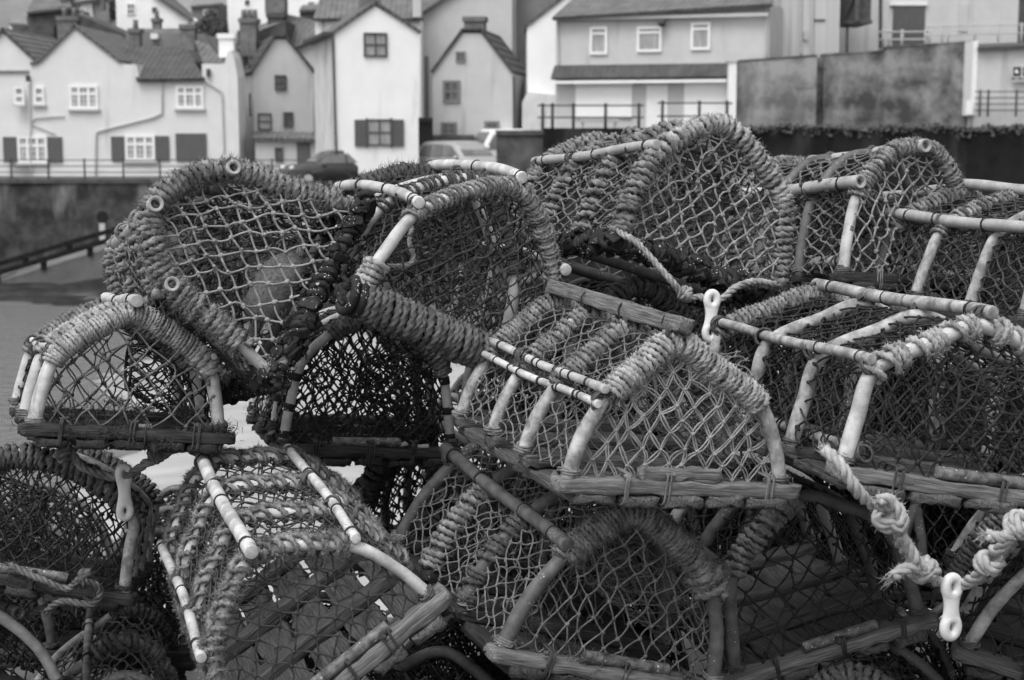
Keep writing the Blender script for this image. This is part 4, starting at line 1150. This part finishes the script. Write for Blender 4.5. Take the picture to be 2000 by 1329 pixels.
# long grey shop
h = Facade('shop', 'long grey two storey shop with white shutters below a dark tiled canopy', 'shop', 1085, 69.5, -20, z0=1.5)
h.wall([(1085, None), (1085, 34), (1500, 8), (1500, None)], 0, 7, 'render_grey')
h.slope([(1078, 34, -.45), (1508, 7, -.45), (1508, -48, 3.5), (1160, -40, 3.5)], .15, 'roof_slate')
h.bpart('fascia', 'render_pale', 1085, 30, 1500, 36, -.3, -.28)
m = MB(); x0, x1 = h.s(1083), h.s(1424)
za, zb = h.lp(1085, 153)[1], h.lp(1085, 128)[1]
m.sheet((x0, -.5, za), (x1, -.5, za), (x1, -.01, zb), (x0, -.01, zb), .12); h.part(m, 'canopy', 'roof_pantile')
m = MB(); m.box(x0, x1, -.51, -.42, za - .24, za - .13); h.part(m, 'canopy_fascia', 'trim_white')
h.window(1170, 80, 34, 54, 1, 2, 'trim_white', 'pane_curtain', False, .09, .10, mid=.76); h.window(1269, 77, 48, 50, 1, 2, 'trim_white', 'pane_curtain', False, .09, .10, mid=.76)
h.window(1369, 71, 38, 54, 1, 2, 'trim_white', 'pane_curtain', False, .09, .10, mid=.76)
for a, b, y0, y1 in ((1124, 1234, 166, 232), (1336, 1440, 160, 240)):
    o = h.bpart('roller_shutter', 'shutter_white', a, y0, b, y1, -.07, -.005)
    h.bpart('shutter_box', 'trim_white', a - 4, y0 - 12, b + 3, y0, -.22, -.005, o)
h.bpart('door', 'trim_white', 1262, 166, 1304, 252, -.06, -.005); h.bpart('door_head', 'trim_white', 1257, 150, 1305, 164, -.14, -.005)
m = MB(); x, z = h.lp(1297, 46); m.tube([(x, -.02, z), (x, -.25, z + .05)], .04, 8); m.balls([(x, -.32, z)], .19); h.part(m, 'wall_lamp', 'pipe_dark', smooth=True)
h.pipe([(1090, 40), (1092, 125)], .04); h.pipe([(1497, 14), (1497, 110)], .05)
b = Facade('bench', 'low grey bench against the shop front behind the railing', 'bench', 1130, 67.3, 0, z0=1.62)
m = MB(); b.box(m, 1132, 233, 1208, 240, -.3, .15); b.part(m, 'seat', 'pipe')
for a in (1136, 1200):
    m = MB(); b.box(m, a, 240, a + 5, 251, -.25, .1); b.part(m, 'leg', 'pipe')
h = Facade('clad_building', 'pale panel clad building end with rusty pipes, right of the shop', 'building', 1502, 69, 6, z0=1.5)
h.wall([(1503, None), (1503, -30), (1636, -30), (1636, None)], 0, 8, 'cladding')
for px in (1522, 1563, 1586): h.pipe([(px, -25), (px, 108)], .05, 'pipe')
h.bpart('conduit', 'pipe_dark', 1588, 38, 1612, 41, -.05, -.003); h.bpart('meter_box', 'pipe', 1570, 60, 1577, 78, -.12, -.004)
# timber loft on a post
h = Facade('timber_loft', 'dark timber loft on a slim post at the upper right', 'loft', 1640, 70, 0, z0=1.5)
h.bpart('loft', 'stone_dark', 1640, -40, 1702, 40, 0, 3); h.bpart('floor_beam', 'frame_dark', 1636, 40, 1704, 46, -.1, 3)
h.slope([(1636, 40, -.15), (1650, 40, -.15), (1680, -40, -.2), (1640, -40, -.2)], .12, 'wood_dark', 'brace'); h.bpart('post', 'frame_dark', 1653, 46, 1657, 112, .1, .25)
h.bpart('loft_board', 'wood_mid', 1670, -40, 1680, 42, -.16, -.01)
h = Facade('building', 'pale building with a large dark door behind timber railings at the top right', 'building', 1640, 74, 0, z0=2.5)
h.wall([(1630, None), (1630, -60), (2080, -60), (2080, None)], 0, 7, 'render_pale')
h.bpart('door', 'shutter', 1744, 11, 1806, 92, -.08, -.005); h.bpart('door_lintel', 'trim_white', 1738, 4, 1812, 11, -.12, -.005)
h.bpart('blind_window', 'render_grey', 1873, 8, 1891, 62, -.05, -.005); h.pipe([(1719, -40), (1719, 98)], .07, 'pipe_dark')
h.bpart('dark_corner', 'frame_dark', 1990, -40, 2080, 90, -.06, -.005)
# boundary walls on the right
for px0, pts, D, lab in ((1440, [(1438, 262), (1438, 121), (1594, 110), (1594, 262)], 66.4, 'mottled concrete retaining wall panel beside the white gatepost'),
                         (1595, [(1607, 262), (1607, 108), (1720, 102), (1726, 94), (1902, 82), (1902, 262)], 67.0, 'stained grey concrete retaining wall below the timber railings')):
    h = Facade('retaining_wall', lab, 'wall', px0, D, 0, z0=.5)
    h.wall(pts, 0, .8, 'concrete' if px0 == 1595 else 'concrete_pale')
    h.roof([q for q in pts[1:-1]], -.03, .9, .06, 'stone_dark' if px0 == 1440 else 'concrete', 'coping')
    if px0 == 1595:
        h.bpart('recess', 'concrete', 1588, 112, 1612, 262, .2, .7)
    else: h.bpart('repair_patch', 'concrete_pale', 1556, 130, 1590, 172, -.02, -.003)
h = Facade('gatepost', 'white pillar at the right end of the shop terrace', 'pillar', 1430, 66.0, 0, z0=1.0)
h.bpart('pillar', 'trim_white', 1423, 121, 1438, 250, 0, .5); h.bpart('cap', 'render_grey', 1420, 117, 1441, 121, -.06, .56)
h = Facade('white_hut', 'white flat roofed quayside hut with a sign at the right edge', 'hut', 1905, 66.0, 3, z0=1.3)
h.wall([(1902, None), (1902, 84), (1912, 97), (2060, 90), (2060, None)], 0, .7, 'render_pale')
h.slope([(1909, 93, -.25), (2070, 86, -.25), (2070, 80, 3), (1909, 86, 3)], .12, 'frame_dark'); h.bpart('corner_post', 'trim_white', 1899, 80, 1908, 226, -.05, 3)
h.bpart('panel_joint', 'pipe', 1964, 98, 1966, 226, -.02, -.003)
h.bpart('bollard_stone', 'trim_white', 1887, 196, 1900, 224, -.3, .1)
s = Facade('sign', 'small notice with two dark pictogram squares on the white hut', 'sign', 1990, 65.9, 3, z0=4)
m = MB(); s.box(m, 1976, 126, 2024, 160, -.03, -.004); s.part(m, 'board', 'render_pale')
for a, b in ((1979, 1994), (1998, 2013)):
    o = s.bpart('pictogram', 'sign_black', a, 131, b, 149, -.045, -.034)
    m = MB(); x, z = s.lp(a + 6, 142); m.balls([(x, -.047, z)], .085); x, z = s.lp(a + 5, 138); m.balls([(x, -.047, z)], .05); s.part(m, 'figure', 'sign_white', o, True)
m = MB()
for k, (a, b) in enumerate(((1976, 1982), (1984, 1988), (1990, 1996), (1998, 2004))): s.box(m, a, 152 + k % 2, b, 156, -.045, -.034)
s.part(m, 'lettering', 'sign_black')

# houses up the hill
def hill_house(px0, D, wallpts, roofq, lab, wm, rm, wins=(), chim=(), ang=0, depth=6):
    h = Facade('hill_house', lab, 'house', px0, D, ang, z0=-.6)
    h.wall(wallpts, 0, depth, wm)
    for q in roofq: h.slope(q, .15, rm)
    for w in wins: h.window(*w)
    for c in chim: h.chimney(*c)
    return h


hill_house(232, 108, [(232, None), (232, -20), (300, -10), (372, 38), (372, None)], [[(296, -16, -.3), (378, 40, -.3), (378, 30, 6), (310, -30, 6)]], 'white hillside house with a roof falling to the right, upper left', 'render_white', 'roof_slate',
           [(256, 18, 16, 22, 2, 2, 'trim_white', 'pane', False), (302, 20, 9, 10, 1, 1, 'frame_dark', 'pane', False)], [(297, 36, 312, 66, -2.0, .7, 1)])
hill_house(448, 110, [(448, None), (448, -40), (645, -40), (645, None)], [], 'white hillside house behind the brick chimneys at the upper left', 'render_white', 'roof_slate', [(483, 5, 8, 9, 1, 1, 'frame_dark', 'pane', False), (608, 8, 14, 12, 2, 1, 'trim_white', 'pane', False)])
hill_house(20, 112, [(24, None), (24, 46), (46, 46), (46, None)], [[(18, 46, -.3), (98, 46, -.3), (94, 30, 4), (24, 30, 4)]], 'small white walled cottage low on the hillside at far left', 'render_white', 'roof_pale', [])
hill_house(12, 120, [(12, None), (12, 15), (30, 15), (30, None)], [[(8, 15, -.3), (34, 15, -.3), (32, 4, 3), (10, 4, 3)]], 'tiny white outbuilding among the grass at far left', 'render_white', 'roof_slate', [])
h = hill_house(160, 92, [(118, None), (118, 40), (158, 28), (300, 90), (300, None)], [[(150, 66, -.4), (262, 120, -.4), (236, 60, 5), (156, 22, 5)]], 'grey slate roofed cottage behind the main gable of the long cottage', 'stone_dark', 'roof_slate', [], [(112, 32, 150, 100, -2, 1.0, 2)])
h = hill_house(262, 88, [(250, None), (250, 62), (400, 66), (432, 120), (432, None)], [[(240, 118, -.5), (432, 122, -.5), (372, 56, 5), (270, 56, 5)]], 'slate roofed cottage with a small skylight behind the dark pantile roof', 'render_dull', 'roof_slate', [],
               [(252, 56, 272, 100, -2.0, .7, 1), (352, 48, 380, 100, -1.5, .7, 0)])
h.bpart('skylight', 'trim_white', 294, 66, 308, 76, -.3, -.1)
hill_house(60, 96, [(30, None), (30, 52), (110, 50), (110, None)], [[(28, 110, -3), (110, 130, -3), (90, 60, 2), (34, 62, 2)]], 'low slate roofed cottage behind the far left gable', 'stone_dark', 'roof_slate')
hill_house(478, 86, [(466, None), (466, 60), (510, 60), (560, 40), (560, None)], [[(462, 96, -1), (540, 96, -1), (556, 36, 3), (500, 50, 3)]], 'stone cottage with a big brick stack behind the narrow grey cottage', 'stone_dark', 'roof_slate', [], [(468, 36, 500, 110, -1.5, 1.0, 3)])
hill_house(570, 87, [(572, None), (572, 96), (620, 74), (620, None)], [[(558, 100, -.3), (624, 74, -.3), (614, 40, 5), (552, 26, 5)]], 'slate roofed cottage with a thick grey stack, left of the tall white house', 'render_pale', 'roof_slate', [], [(517, -50, 556, 26, 3, 1.2, 0), (522, 26, 553, 72, 1.5, 1.2, 0, 'stone_dark')])
hill_house(590, 96, [(588, None), (588, 18), (628, 18), (628, None)], [[(584, 20, -.3), (632, 18, -.3), (630, 8, 3), (590, 10, 3)]], 'brown brick gable end high behind the tall white house', 'chimney_brick', 'roof_slate')
hill_house(430, 94, [(418, None), (418, 88), (470, 84), (470, None)], [[(414, 90, -.3), (474, 86, -.3), (466, 66, 4), (420, 68, 4)]], 'low pale outhouse beside the white chimney', 'render_dull', 'roof_slate')

hill_house(70, 100, [(60, None), (60, 22), (132, 12), (132, None)], [[(52, 24, -.3), (140, 14, -.3), (128, -18, 5), (70, -14, 5)]], 'dark stone cottage with a long slate roof at the upper left edge', 'stone_dark', 'roof_slate', [], [(118, -8, 138, 14, 1, .7, 2)])
hill_house(150, 116, [(140, None), (140, 4), (186, -4), (186, None)], [[(134, 6, -.3), (192, -2, -.3), (184, -30, 4), (146, -24, 4)]], 'pale hillside cottage with a slate roof left of the white hillside house', 'render_grey', 'roof_slate', [(162, 22, 10, 14, 1, 2, 'trim_white', 'pane', False)], [(186, -12, 202, 20, 0, .7, 2)])
hill_house(400, 118, [(378, None), (378, 10), (430, 4), (430, None)], [[(372, 12, -.3), (436, 6, -.3), (426, -22, 4), (384, -18, 4)]], 'grey hillside cottage between the two white hillside houses', 'render_dull', 'roof_pale', [(402, 24, 9, 12, 1, 2, 'trim_white', 'pane', False)])


def bush(px, py, D, w_, h_, label, seed):
    rng = np.random.default_rng(seed); m = MB(); n = 2600
    c = at(px, py, D)
    d = rng.normal(size=(n, 3)); d /= np.linalg.norm(d, axis=1, keepdims=True)
    lob = 1 + .28 * np.sin(d[:, 0] * 5 + seed) * np.sin(d[:, 2] * 4 + seed * 2)
    C = d * (rng.uniform(.35, 1, (n, 1)) ** .5) * lob[:, None] * [w_, w_ * .8, h_]
    C[:, 2] = np.maximum(C[:, 2], -h_ * .8)
    a = rng.normal(size=(n, 3)); a /= np.linalg.norm(a, axis=1, keepdims=True); b_ = np.cross(a, d); s = rng.uniform(.06, .16, (n, 1))
    m.add(np.stack([C - a * s, C + b_ * s * .6, C + a * s, C - b_ * s * .6], 1).reshape(-1, 3), np.arange(n * 4).reshape(-1, 4))
    o = m.build('bush', 'leaf', None, False); o.location = c; tag(o, label, 'bush')


bush(108, 36, 104, 1.5, 1.1, 'dark rounded bush above the far left roofs', 1)
bush(415, 60, 108, 1.1, 1.2, 'dark bush on the hillside left of the tall brick stack', 2)
bush(440, 20, 125, 1.6, 1.0, 'scrubby bush high on the hillside beside the pale chimney', 3)
bush(210, 15, 122, 1.8, 1.0, 'dark bush left of the white hillside house', 4)
bush(40, 95, 95, .9, .7, 'small dark bush between the two left gables', 5)
# ---- ground, walls and water
def struct(m, name, mt, smooth=False):
    o = m.build(name, mt, None, smooth); o['kind'] = 'structure'; return o


m = MB(); m.box(-60, 40, 73.2, 97, -5, -.55); struct(m, 'street', 'asphalt')
m = MB(); m.box(XX(1062, 67), 40, 66.8, 75, -5, 1.62); struct(m, 'terrace', 'asphalt')
m = MB(); gx, gy = np.meshgrid(np.linspace(-75, 75, 76), np.linspace(94, 240, 70), indexing='ij')
gz = -.62 + np.maximum(0, gy - 96) * .42 + .8 * np.sin(gx * .21 + gy * .13) * np.clip((gy - 98) / 20, 0, 1) + .5 * np.sin(gx * .5 - gy * .31) * np.clip((gy - 98) / 20, 0, 1)
k = np.arange(76 * 70).reshape(76, 70)
m.add(np.stack([gx, gy, gz], -1).reshape(-1, 3), np.stack([k[:-1, :-1], k[1:, :-1], k[1:, 1:], k[:-1, 1:]], -1).reshape(-1, 4)); struct(m, 'hillside', 'hill_grass', True)


def hwall(name, label, x0, x1, y0, y1, z0, z1, mt, cop=True, cat='wall'):
    o = empty(name, ((x0 + x1) / 2, y0, z0)); tag(o, label, cat)
    m = MB(); m.box(x0 - (x0 + x1) / 2, x1 - (x0 + x1) / 2, 0, y1 - y0, 0, z1 - z0); m.build('masonry', mt, o, False)
    if not cop: return o
    m = MB(); m.box(x0 - (x0 + x1) / 2 - .03, x1 - (x0 + x1) / 2 + .03, -.09, y1 - y0 + .05, z1 - z0 + .003, z1 - z0 + .18); m.build('coping', 'stone_dark' if mt != 'concrete' else mt, o, False)
    return o


xl = XX(930, 72)
hw = hwall('harbour_wall', 'stained dark harbour wall below the long pale cottage, with a round drain hole', -60, xl, 72.4, 73.2, -6, -.72, 'harbour_stone')
m = MB(); cx = XX(193, 72.4) - hw.location.x; cz = ZZ(424, 72.4) + 6
m.tube([(cx, -.012, cz), (cx, .1, cz)], .26, 16); m.build('drain_hole', 'pvc_hole', hw)
m = MB(); m.box(cx - .14, cx + .10, -.03, -.004, cz - 1.1, cz - .28); m.build('lime_stain', 'render_grey', hw, False)
hwall('harbour_wall', 'tall dark weed stained harbour wall below the shop terrace on the right', XX(1062, 66), 40, 65.4, 66.8, -6, 1.64, 'harbour_concrete', False)
hwall('stone_wall', 'rough dark stone wall end in front of the white van', XX(970, 67), XX(1062, 66) - .02, 66.0, 67.2, -6, ZZ(264, 66), 'stone_dark')
hwall('garden_wall', 'low dark wall in front of the small clipped gable cottage', XX(845, 73.3), XX(925, 73.3), 73.3, 73.6, -.6, ZZ(272, 73.3), 'stone_dark')
hwall('alley_wall', 'dark wall closing the alley to the right of the tall white house', XX(815, 76), XX(846, 76), 76, 76.4, -.6, ZZ(238, 76), 'stone_dark')
# weed growing on the ledge
m = MB(); rng = np.random.default_rng(2)
n = 2600; xs_ = rng.uniform(XX(1400, 66), XX(2030, 66), n)
C = np.c_[xs_, rng.uniform(65.25, 66.1, n), 1.66 + rng.normal(0, .05, n) + .05 * np.sin(xs_ * 1.3) + .04 * np.sin(xs_ * 3.1) - .3 * rng.random(n) ** 4]
m.balls(C, rng.uniform(.02, .085, n))
tag(m.build('ledge_weed', 'bush', None), 'scruffy weeds along the top of the dark harbour wall on the right', 'weeds', kind='stuff')
# slipway and shore
zf = lambda x: np.interp(x, [-26, -20.2, -15.9, -14.5], [-6.1, -4.38, -3.1, -2.7])
xs = np.linspace(-25.5, -14.5, 12)
m = MB()
for a, b in zip(xs[:-1], xs[1:]): m.sheet((a, 66, zf(a)), (b, 66, zf(b)), (b, 70, zf(b) + .42), (a, 70, zf(a) + .42), 3.5)
struct(m, 'slipway', 'ramp_concrete')
for yy, dz, lab in ((66.0, .05, 'dark timber kerb rail along the near edge of the slipway'), (69.9, .44, 'dark timber kerb rail along the far edge of the slipway')):
    o = empty('kerb_rail', (-20, yy, zf(-20))); tag(o, lab, 'rail')
    za, zb = zf(-22.5) - zf(-20) + dz + .42, zf(-14.6) - zf(-20) + dz + .42
    m = MB(); m.sheet((-2.5, -.12, za), (5.4, -.12, zb), (5.4, .14, zb), (-2.5, .14, za), .2); m.build('rail', 'tarred_timber', o, False)
    for xx in np.arange(-2.2, 5.4, 1.85):
        m = MB(); z = zf(xx - 20) - zf(-20) + dz; m.box(xx - .1, xx + .1, -.08, .12, z - .1, z + .24); m.build('post', 'tarred_timber', o, False)
m = MB(); gx, gy = np.meshgrid(np.linspace(-60, 30, 120), np.linspace(58.5, 73, 24), indexing='ij')
rng = np.random.default_rng(9)
gz = -4.66 + (gy - 58.5) * .035 + rng.normal(0, .06, gx.shape) + .1 * np.sin(gx * .9 + gy)
k = np.arange(120 * 24).reshape(120, 24)
m.add(np.stack([gx, gy, gz], -1).reshape(-1, 3), np.stack([k[:-1, :-1], k[1:, :-1], k[1:, 1:], k[:-1, 1:]], -1).reshape(-1, 4)); struct(m, 'shore', 'seaweed_rock', True)
m = MB(); gx, gy = np.meshgrid(np.linspace(-16, 22, 120), np.linspace(12, 58, 130), indexing='ij')
e_ = np.minimum(np.minimum((gx + 5.0 + (gy - 20) * .21 + .8 * np.sin(gy * .5)) * .5, (19 - gx) * .3), np.minimum((gy - 13) * .3, (50 + 2 * np.sin(gx * .8) - gy) * .25))
gz = -4.6 + np.clip(e_, -1, 1) * .16 + .018 * np.sin(gy * 5.5 + 1.2 * np.sin(gx * .9) + gx * 1.1) + .012 * np.sin(gy * 9.1 - gx * 1.7)
k = np.arange(120 * 130).reshape(120, 130)
m.add(np.stack([gx, gy, gz], -1).reshape(-1, 3), np.stack([k[:-1, :-1], k[1:, :-1], k[1:, 1:], k[:-1, 1:]], -1).reshape(-1, 4)); struct(m, 'sandbank', 'sand', True)
m = MB(); m.box(-7, 7, -4, 6.6, -5.2, -.32); struct(m, 'quay', 'quay_stone')

wm = bpy.data.materials.new('water'); wm.use_nodes = True
nt = wm.node_tree; b = nt.nodes['Principled BSDF']
b.inputs['Base Color'].default_value = (.15, .15, .15, 1); b.inputs['Roughness'].default_value = .12; b.inputs['IOR'].default_value = 1.33
tc = nt.nodes.new('ShaderNodeTexCoord'); mp = nt.nodes.new('ShaderNodeMapping'); mp.inputs['Scale'].default_value = (.8, 1.6, 1)
n1 = nt.nodes.new('ShaderNodeTexNoise'); n1.inputs['Scale'].default_value = 2.2; n1.inputs['Detail'].default_value = 5
bp = nt.nodes.new('ShaderNodeBump'); bp.inputs['Strength'].default_value = 1.0; bp.inputs['Distance'].default_value = .12
nt.links.new(tc.outputs['Object'], mp.inputs['Vector']); nt.links.new(mp.outputs['Vector'], n1.inputs['Vector']); nt.links.new(n1.outputs['Fac'], bp.inputs['Height']); nt.links.new(bp.outputs['Normal'], b.inputs['Normal'])
MATS['water'] = wm
m = MB(); m.add([(-300, -100, -4.6), (300, -100, -4.6), (300, 74, -4.6), (-300, 74, -4.6)], [(0, 1, 2, 3)]); struct(m, 'water', 'water')


def railing(label, posts, base, top, D, nr, ang=0, mt='railing', r=.035):
    """posts are photo columns; base and top the rows of their feet and heads"""
    o = empty('railing', (XX(posts[0], D), D, ZZ(base, D))); tag(o, label, 'railing')
    H = ZZ(top, D) - ZZ(base, D)
    xs = [XX(p, D) - XX(posts[0], D) for p in posts]
    sl = math.tan(math.radians(ang))
    for x in xs:
        m = MB(); m.tube([(x, 0, x * sl), (x, 0, x * sl + H * .5), (x, 0, x * sl + H)], r * 1.2, 8); m.balls([(x, 0, x * sl + H)], r * 1.7); m.build('post', mt, o)
    for k in range(nr):
        z = H * (k + 1) / nr * .97
        m = MB(); m.tube([(xs[0] - .2, 0, z + (xs[0] - .2) * sl), ((xs[0] + xs[-1]) / 2, 0, z + (xs[0] + xs[-1]) / 2 * sl), (xs[-1] + .2, 0, z + (xs[-1] + .2) * sl)], r * .62, 6); m.build('rail', mt, o)


railing('long iron railing on the quay edge in front of the pale cottage', [-60, 17, 90, 161, 237, 309, 384, 457, 529, 600], 349, 312, 72.8, 3)
railing('iron railing on the terrace in front of the left shop shutter', [1060, 1079, 1120, 1183, 1248], 253, 205, 66.0, 2, 0, r=.05)
railing('iron railing on the terrace in front of the right shop shutter', [1294, 1366, 1420], 253, 200, 66.0, 2, 0, r=.05)
railing('iron railing with a spiked post beside the white hut', [1914, 1930, 1985, 2040], 228, 178, 65.6, 4, 0, r=.035)
railing('grey timber railing in front of the large dark door', [1722, 1733, 1758, 1804], 92, 62, 72.5, 2, 0, 'pipe', .06)
railing('thin handrail rising to the right at the top right', [1812, 1836, 1848, 1900, 1945, 1990], 86, 52, 72.4, 2, 1.5, 'pipe', .04)


# ---- vehicles
def car(label, px, py_ground, D, rot, body, L, H, W, prof, glass, wheels, mtx):
    """prof: side outline (x along, z up) as fractions of L and H; glass: side window outlines"""
    o = empty('parked_car', (XX(px, D), D, ZZ(py_ground, D)), (0, 0, math.radians(rot))); tag(o, label, 'car', 'vehicles parked behind the pots')
    P = smooth_curve([(x * L, z * H) for x, z in prof] + [(prof[0][0] * L, prof[0][1] * H)], 5)[:-1]
    m = MB(); rings = []
    for f, inset in ((-1, .10), (-.97, .03), (-.6, 0), (.6, 0), (.97, .03), (1, .10)):
        hw = W / 2
        z = P[:, 1]
        tum = np.clip((z / H - .52) / .48, 0, 1) * .17
        yy = f * hw * (1 - tum)
        c = np.array([L / 2, H * .5]); Q = P + (c - P) * inset * np.array([.25, .3])
        rings.append(np.c_[Q[:, 0] - L / 2, yy, Q[:, 1]])
    n = len(P); v = np.concatenate(rings + [[rings[0].mean(0), rings[-1].mean(0)]])
    i = np.arange(n); j = (i + 1) % n
    m.add(v, np.concatenate([np.c_[i + k * n, j + k * n, j + (k + 1) * n, i + (k + 1) * n] for k in range(5)]), np.concatenate([np.c_[j, i, np.full(n, 6 * n)], np.c_[i + 5 * n, j + 5 * n, np.full(n, 6 * n + 1)]]))
    m.build('body', mtx, o)
    for g in glass:
        for sg in (-1, 1):
            m = MB(); p = np.array([(x * L - L / 2, z * H) for x, z in g])
            yy = lambda z: sg * (W / 2 * (1 - np.clip((z / H - .52) / .48, 0, 1) * .17) + .012)
            a = np.c_[p[:, 0], [yy(z) for z in p[:, 1]], p[:, 1]]; bq = a - [0, sg * .08, 0]
            k = len(a); i = np.arange(k); j = (i + 1) % k
            m.add(np.concatenate([a, bq, [a.mean(0)]]), np.c_[i, j, j + k, i + k], np.c_[i, j, np.full(k, 2 * k)]); m.build('side_window', 'car_glass', o, False)
    for (xa, za, xb, zb, nm) in wheels['screens']:
        m = MB(); w0, w1 = W * .43, W * .37
        m.sheet((xa * L - L / 2, -w0, za * H), (xa * L - L / 2, w0, za * H), (xb * L - L / 2, w1, zb * H), (xb * L - L / 2, -w1, zb * H), .03); m.build(nm, 'car_glass', o, False)
    for x in wheels['x']:
        for sg in (-1, 1):
            R_ = wheels['r']; m = MB(); m.tube([(x * L - L / 2, sg * (W / 2 - .2), R_), (x * L - L / 2, sg * (W / 2 + .015), R_)], R_, 20); w = m.build('wheel', 'tyre', o)
            m = MB(); m.tube([(x * L - L / 2, sg * (W / 2 - .1), R_), (x * L - L / 2, sg * (W / 2 + .03), R_)], R_ * .62, 16); m.build('rim', 'pipe', w)
    for sg in (-1, 1):
        m = MB(); m.balls([(wheels['lamp'][0] * L - L / 2, sg * W * .38, wheels['lamp'][1] * H)], .13); m.build('headlight', 'lamp_lens', o)
    for sg in (-1, 1):
        m = MB(); m.balls([(wheels['mirror'] * L - L / 2, sg * (W / 2 + .07), .6 * H)], .10); m.build('mirror', mtx, o)
    return o


hatch = [(0, .30), (.01, .48), (.12, .58), (.28, .64), (.46, .94), (.62, 1.0), (.84, .95), (.95, .62), (1, .55), (1, .25), (.95, .15), (.05, .15)]
car('dark hatchback parked facing left below the tall white house', 645, 363, 70.6, 24, 'hatch', 4.1, 1.5, 1.72, hatch, [[(.33, .64), (.47, .88), (.59, .92), (.59, .64)], [(.61, .64), (.61, .92), (.78, .89), (.84, .66)]],
    dict(x=(.19, .80), r=.31, screens=[(.285, .66, .45, .93, 'windscreen'), (.95, .64, .87, .90, 'rear_window')], lamp=(.04, .5), mirror=.36), 'car_dark')
mpv = [(0, .28), (0, .5), (.05, .62), (.12, .93), (.3, 1.0), (.62, .97), (.8, .64), (.95, .52), (1, .42), (1, .22), (.95, .14), (.05, .14)]
car('silver people carrier parked facing right in front of the small cottage', 897, 354, 71.0, -50, 'mpv', 4.3, 1.68, 1.76, mpv, [[(.10, .62), (.15, .88), (.30, .92), (.30, .62)], [(.32, .62), (.32, .92), (.48, .91), (.48, .62)], [(.50, .62), (.50, .91), (.60, .89), (.74, .63)]],
    dict(x=(.19, .80), r=.32, screens=[(.80, .66, .645, .945, 'windscreen')], lamp=(.97, .45), mirror=.72), 'car_silver')
van = [(0, .25), (0, .42), (.06, .50), (.14, .54), (.26, .95), (.36, 1.0), (.97, 1.0), (1, .96), (1, .2), (.95, .14), (.05, .14)]
car('white van half hidden by the rough stone wall', 992, 340, 73.8, 24, 'van', 4.6, 1.95, 1.85, van, [[(.19, .56), (.28, .88), (.40, .88), (.40, .56)]],
    dict(x=(.19, .80), r=.33, screens=[(.145, .57, .25, .93, 'windscreen')], lamp=(.03, .42), mirror=.2), 'car_white')

# ------------------------------------------------------------------ camera, light
cam = bpy.data.cameras.new('camera'); co = bpy.data.objects.new('camera', cam); COL.objects.link(co); SC.camera = co
co.location = CAM; co.rotation_euler = (PI / 2 - TH, 0, 0)
cam.sensor_width = 36; cam.lens = FPX / 2000 * 36
cam.clip_start = .05; cam.clip_end = 2000
cam.dof.use_dof = True; cam.dof.focus_distance = 3.9; cam.dof.aperture_fstop = 6.3; cam.dof.aperture_blades = 7

ELEV, AZ = math.radians(62), math.radians(210)        # sun behind the camera, to the left, behind thin cloud
w = bpy.data.worlds.new('World'); SC.world = w; w.use_nodes = True
nt = w.node_tree; bg = nt.nodes['Background']
sky = nt.nodes.new('ShaderNodeTexSky'); sky.sky_type = 'NISHITA'; sky.sun_disc = False
sky.sun_elevation = ELEV; sky.sun_rotation = AZ; sky.dust_density = 4.0; sky.air_density = 1.0
bw = nt.nodes.new('ShaderNodeRGBToBW')
nt.links.new(sky.outputs['Color'], bw.inputs['Color']); nt.links.new(bw.outputs['Val'], bg.inputs['Color'])
bg.inputs['Strength'].default_value = .13
sl = bpy.data.lights.new('sun', 'SUN'); so = bpy.data.objects.new('sun', sl); COL.objects.link(so)
sl.energy = .5; sl.angle = math.radians(30); sl.color = (1, 1, 1)
dirv = Vector((math.sin(AZ) * math.cos(ELEV), math.cos(AZ) * math.cos(ELEV), math.sin(ELEV)))
so.rotation_euler = dirv.to_track_quat('Z', 'Y').to_euler()

SC.render.engine = 'CYCLES'
SC.cycles.max_bounces = 6; SC.cycles.diffuse_bounces = 3; SC.cycles.use_denoising = True
vs = SC.view_settings
vs.view_transform = 'Standard'; vs.look = 'None'; vs.exposure = 1.1; vs.gamma = 1.0
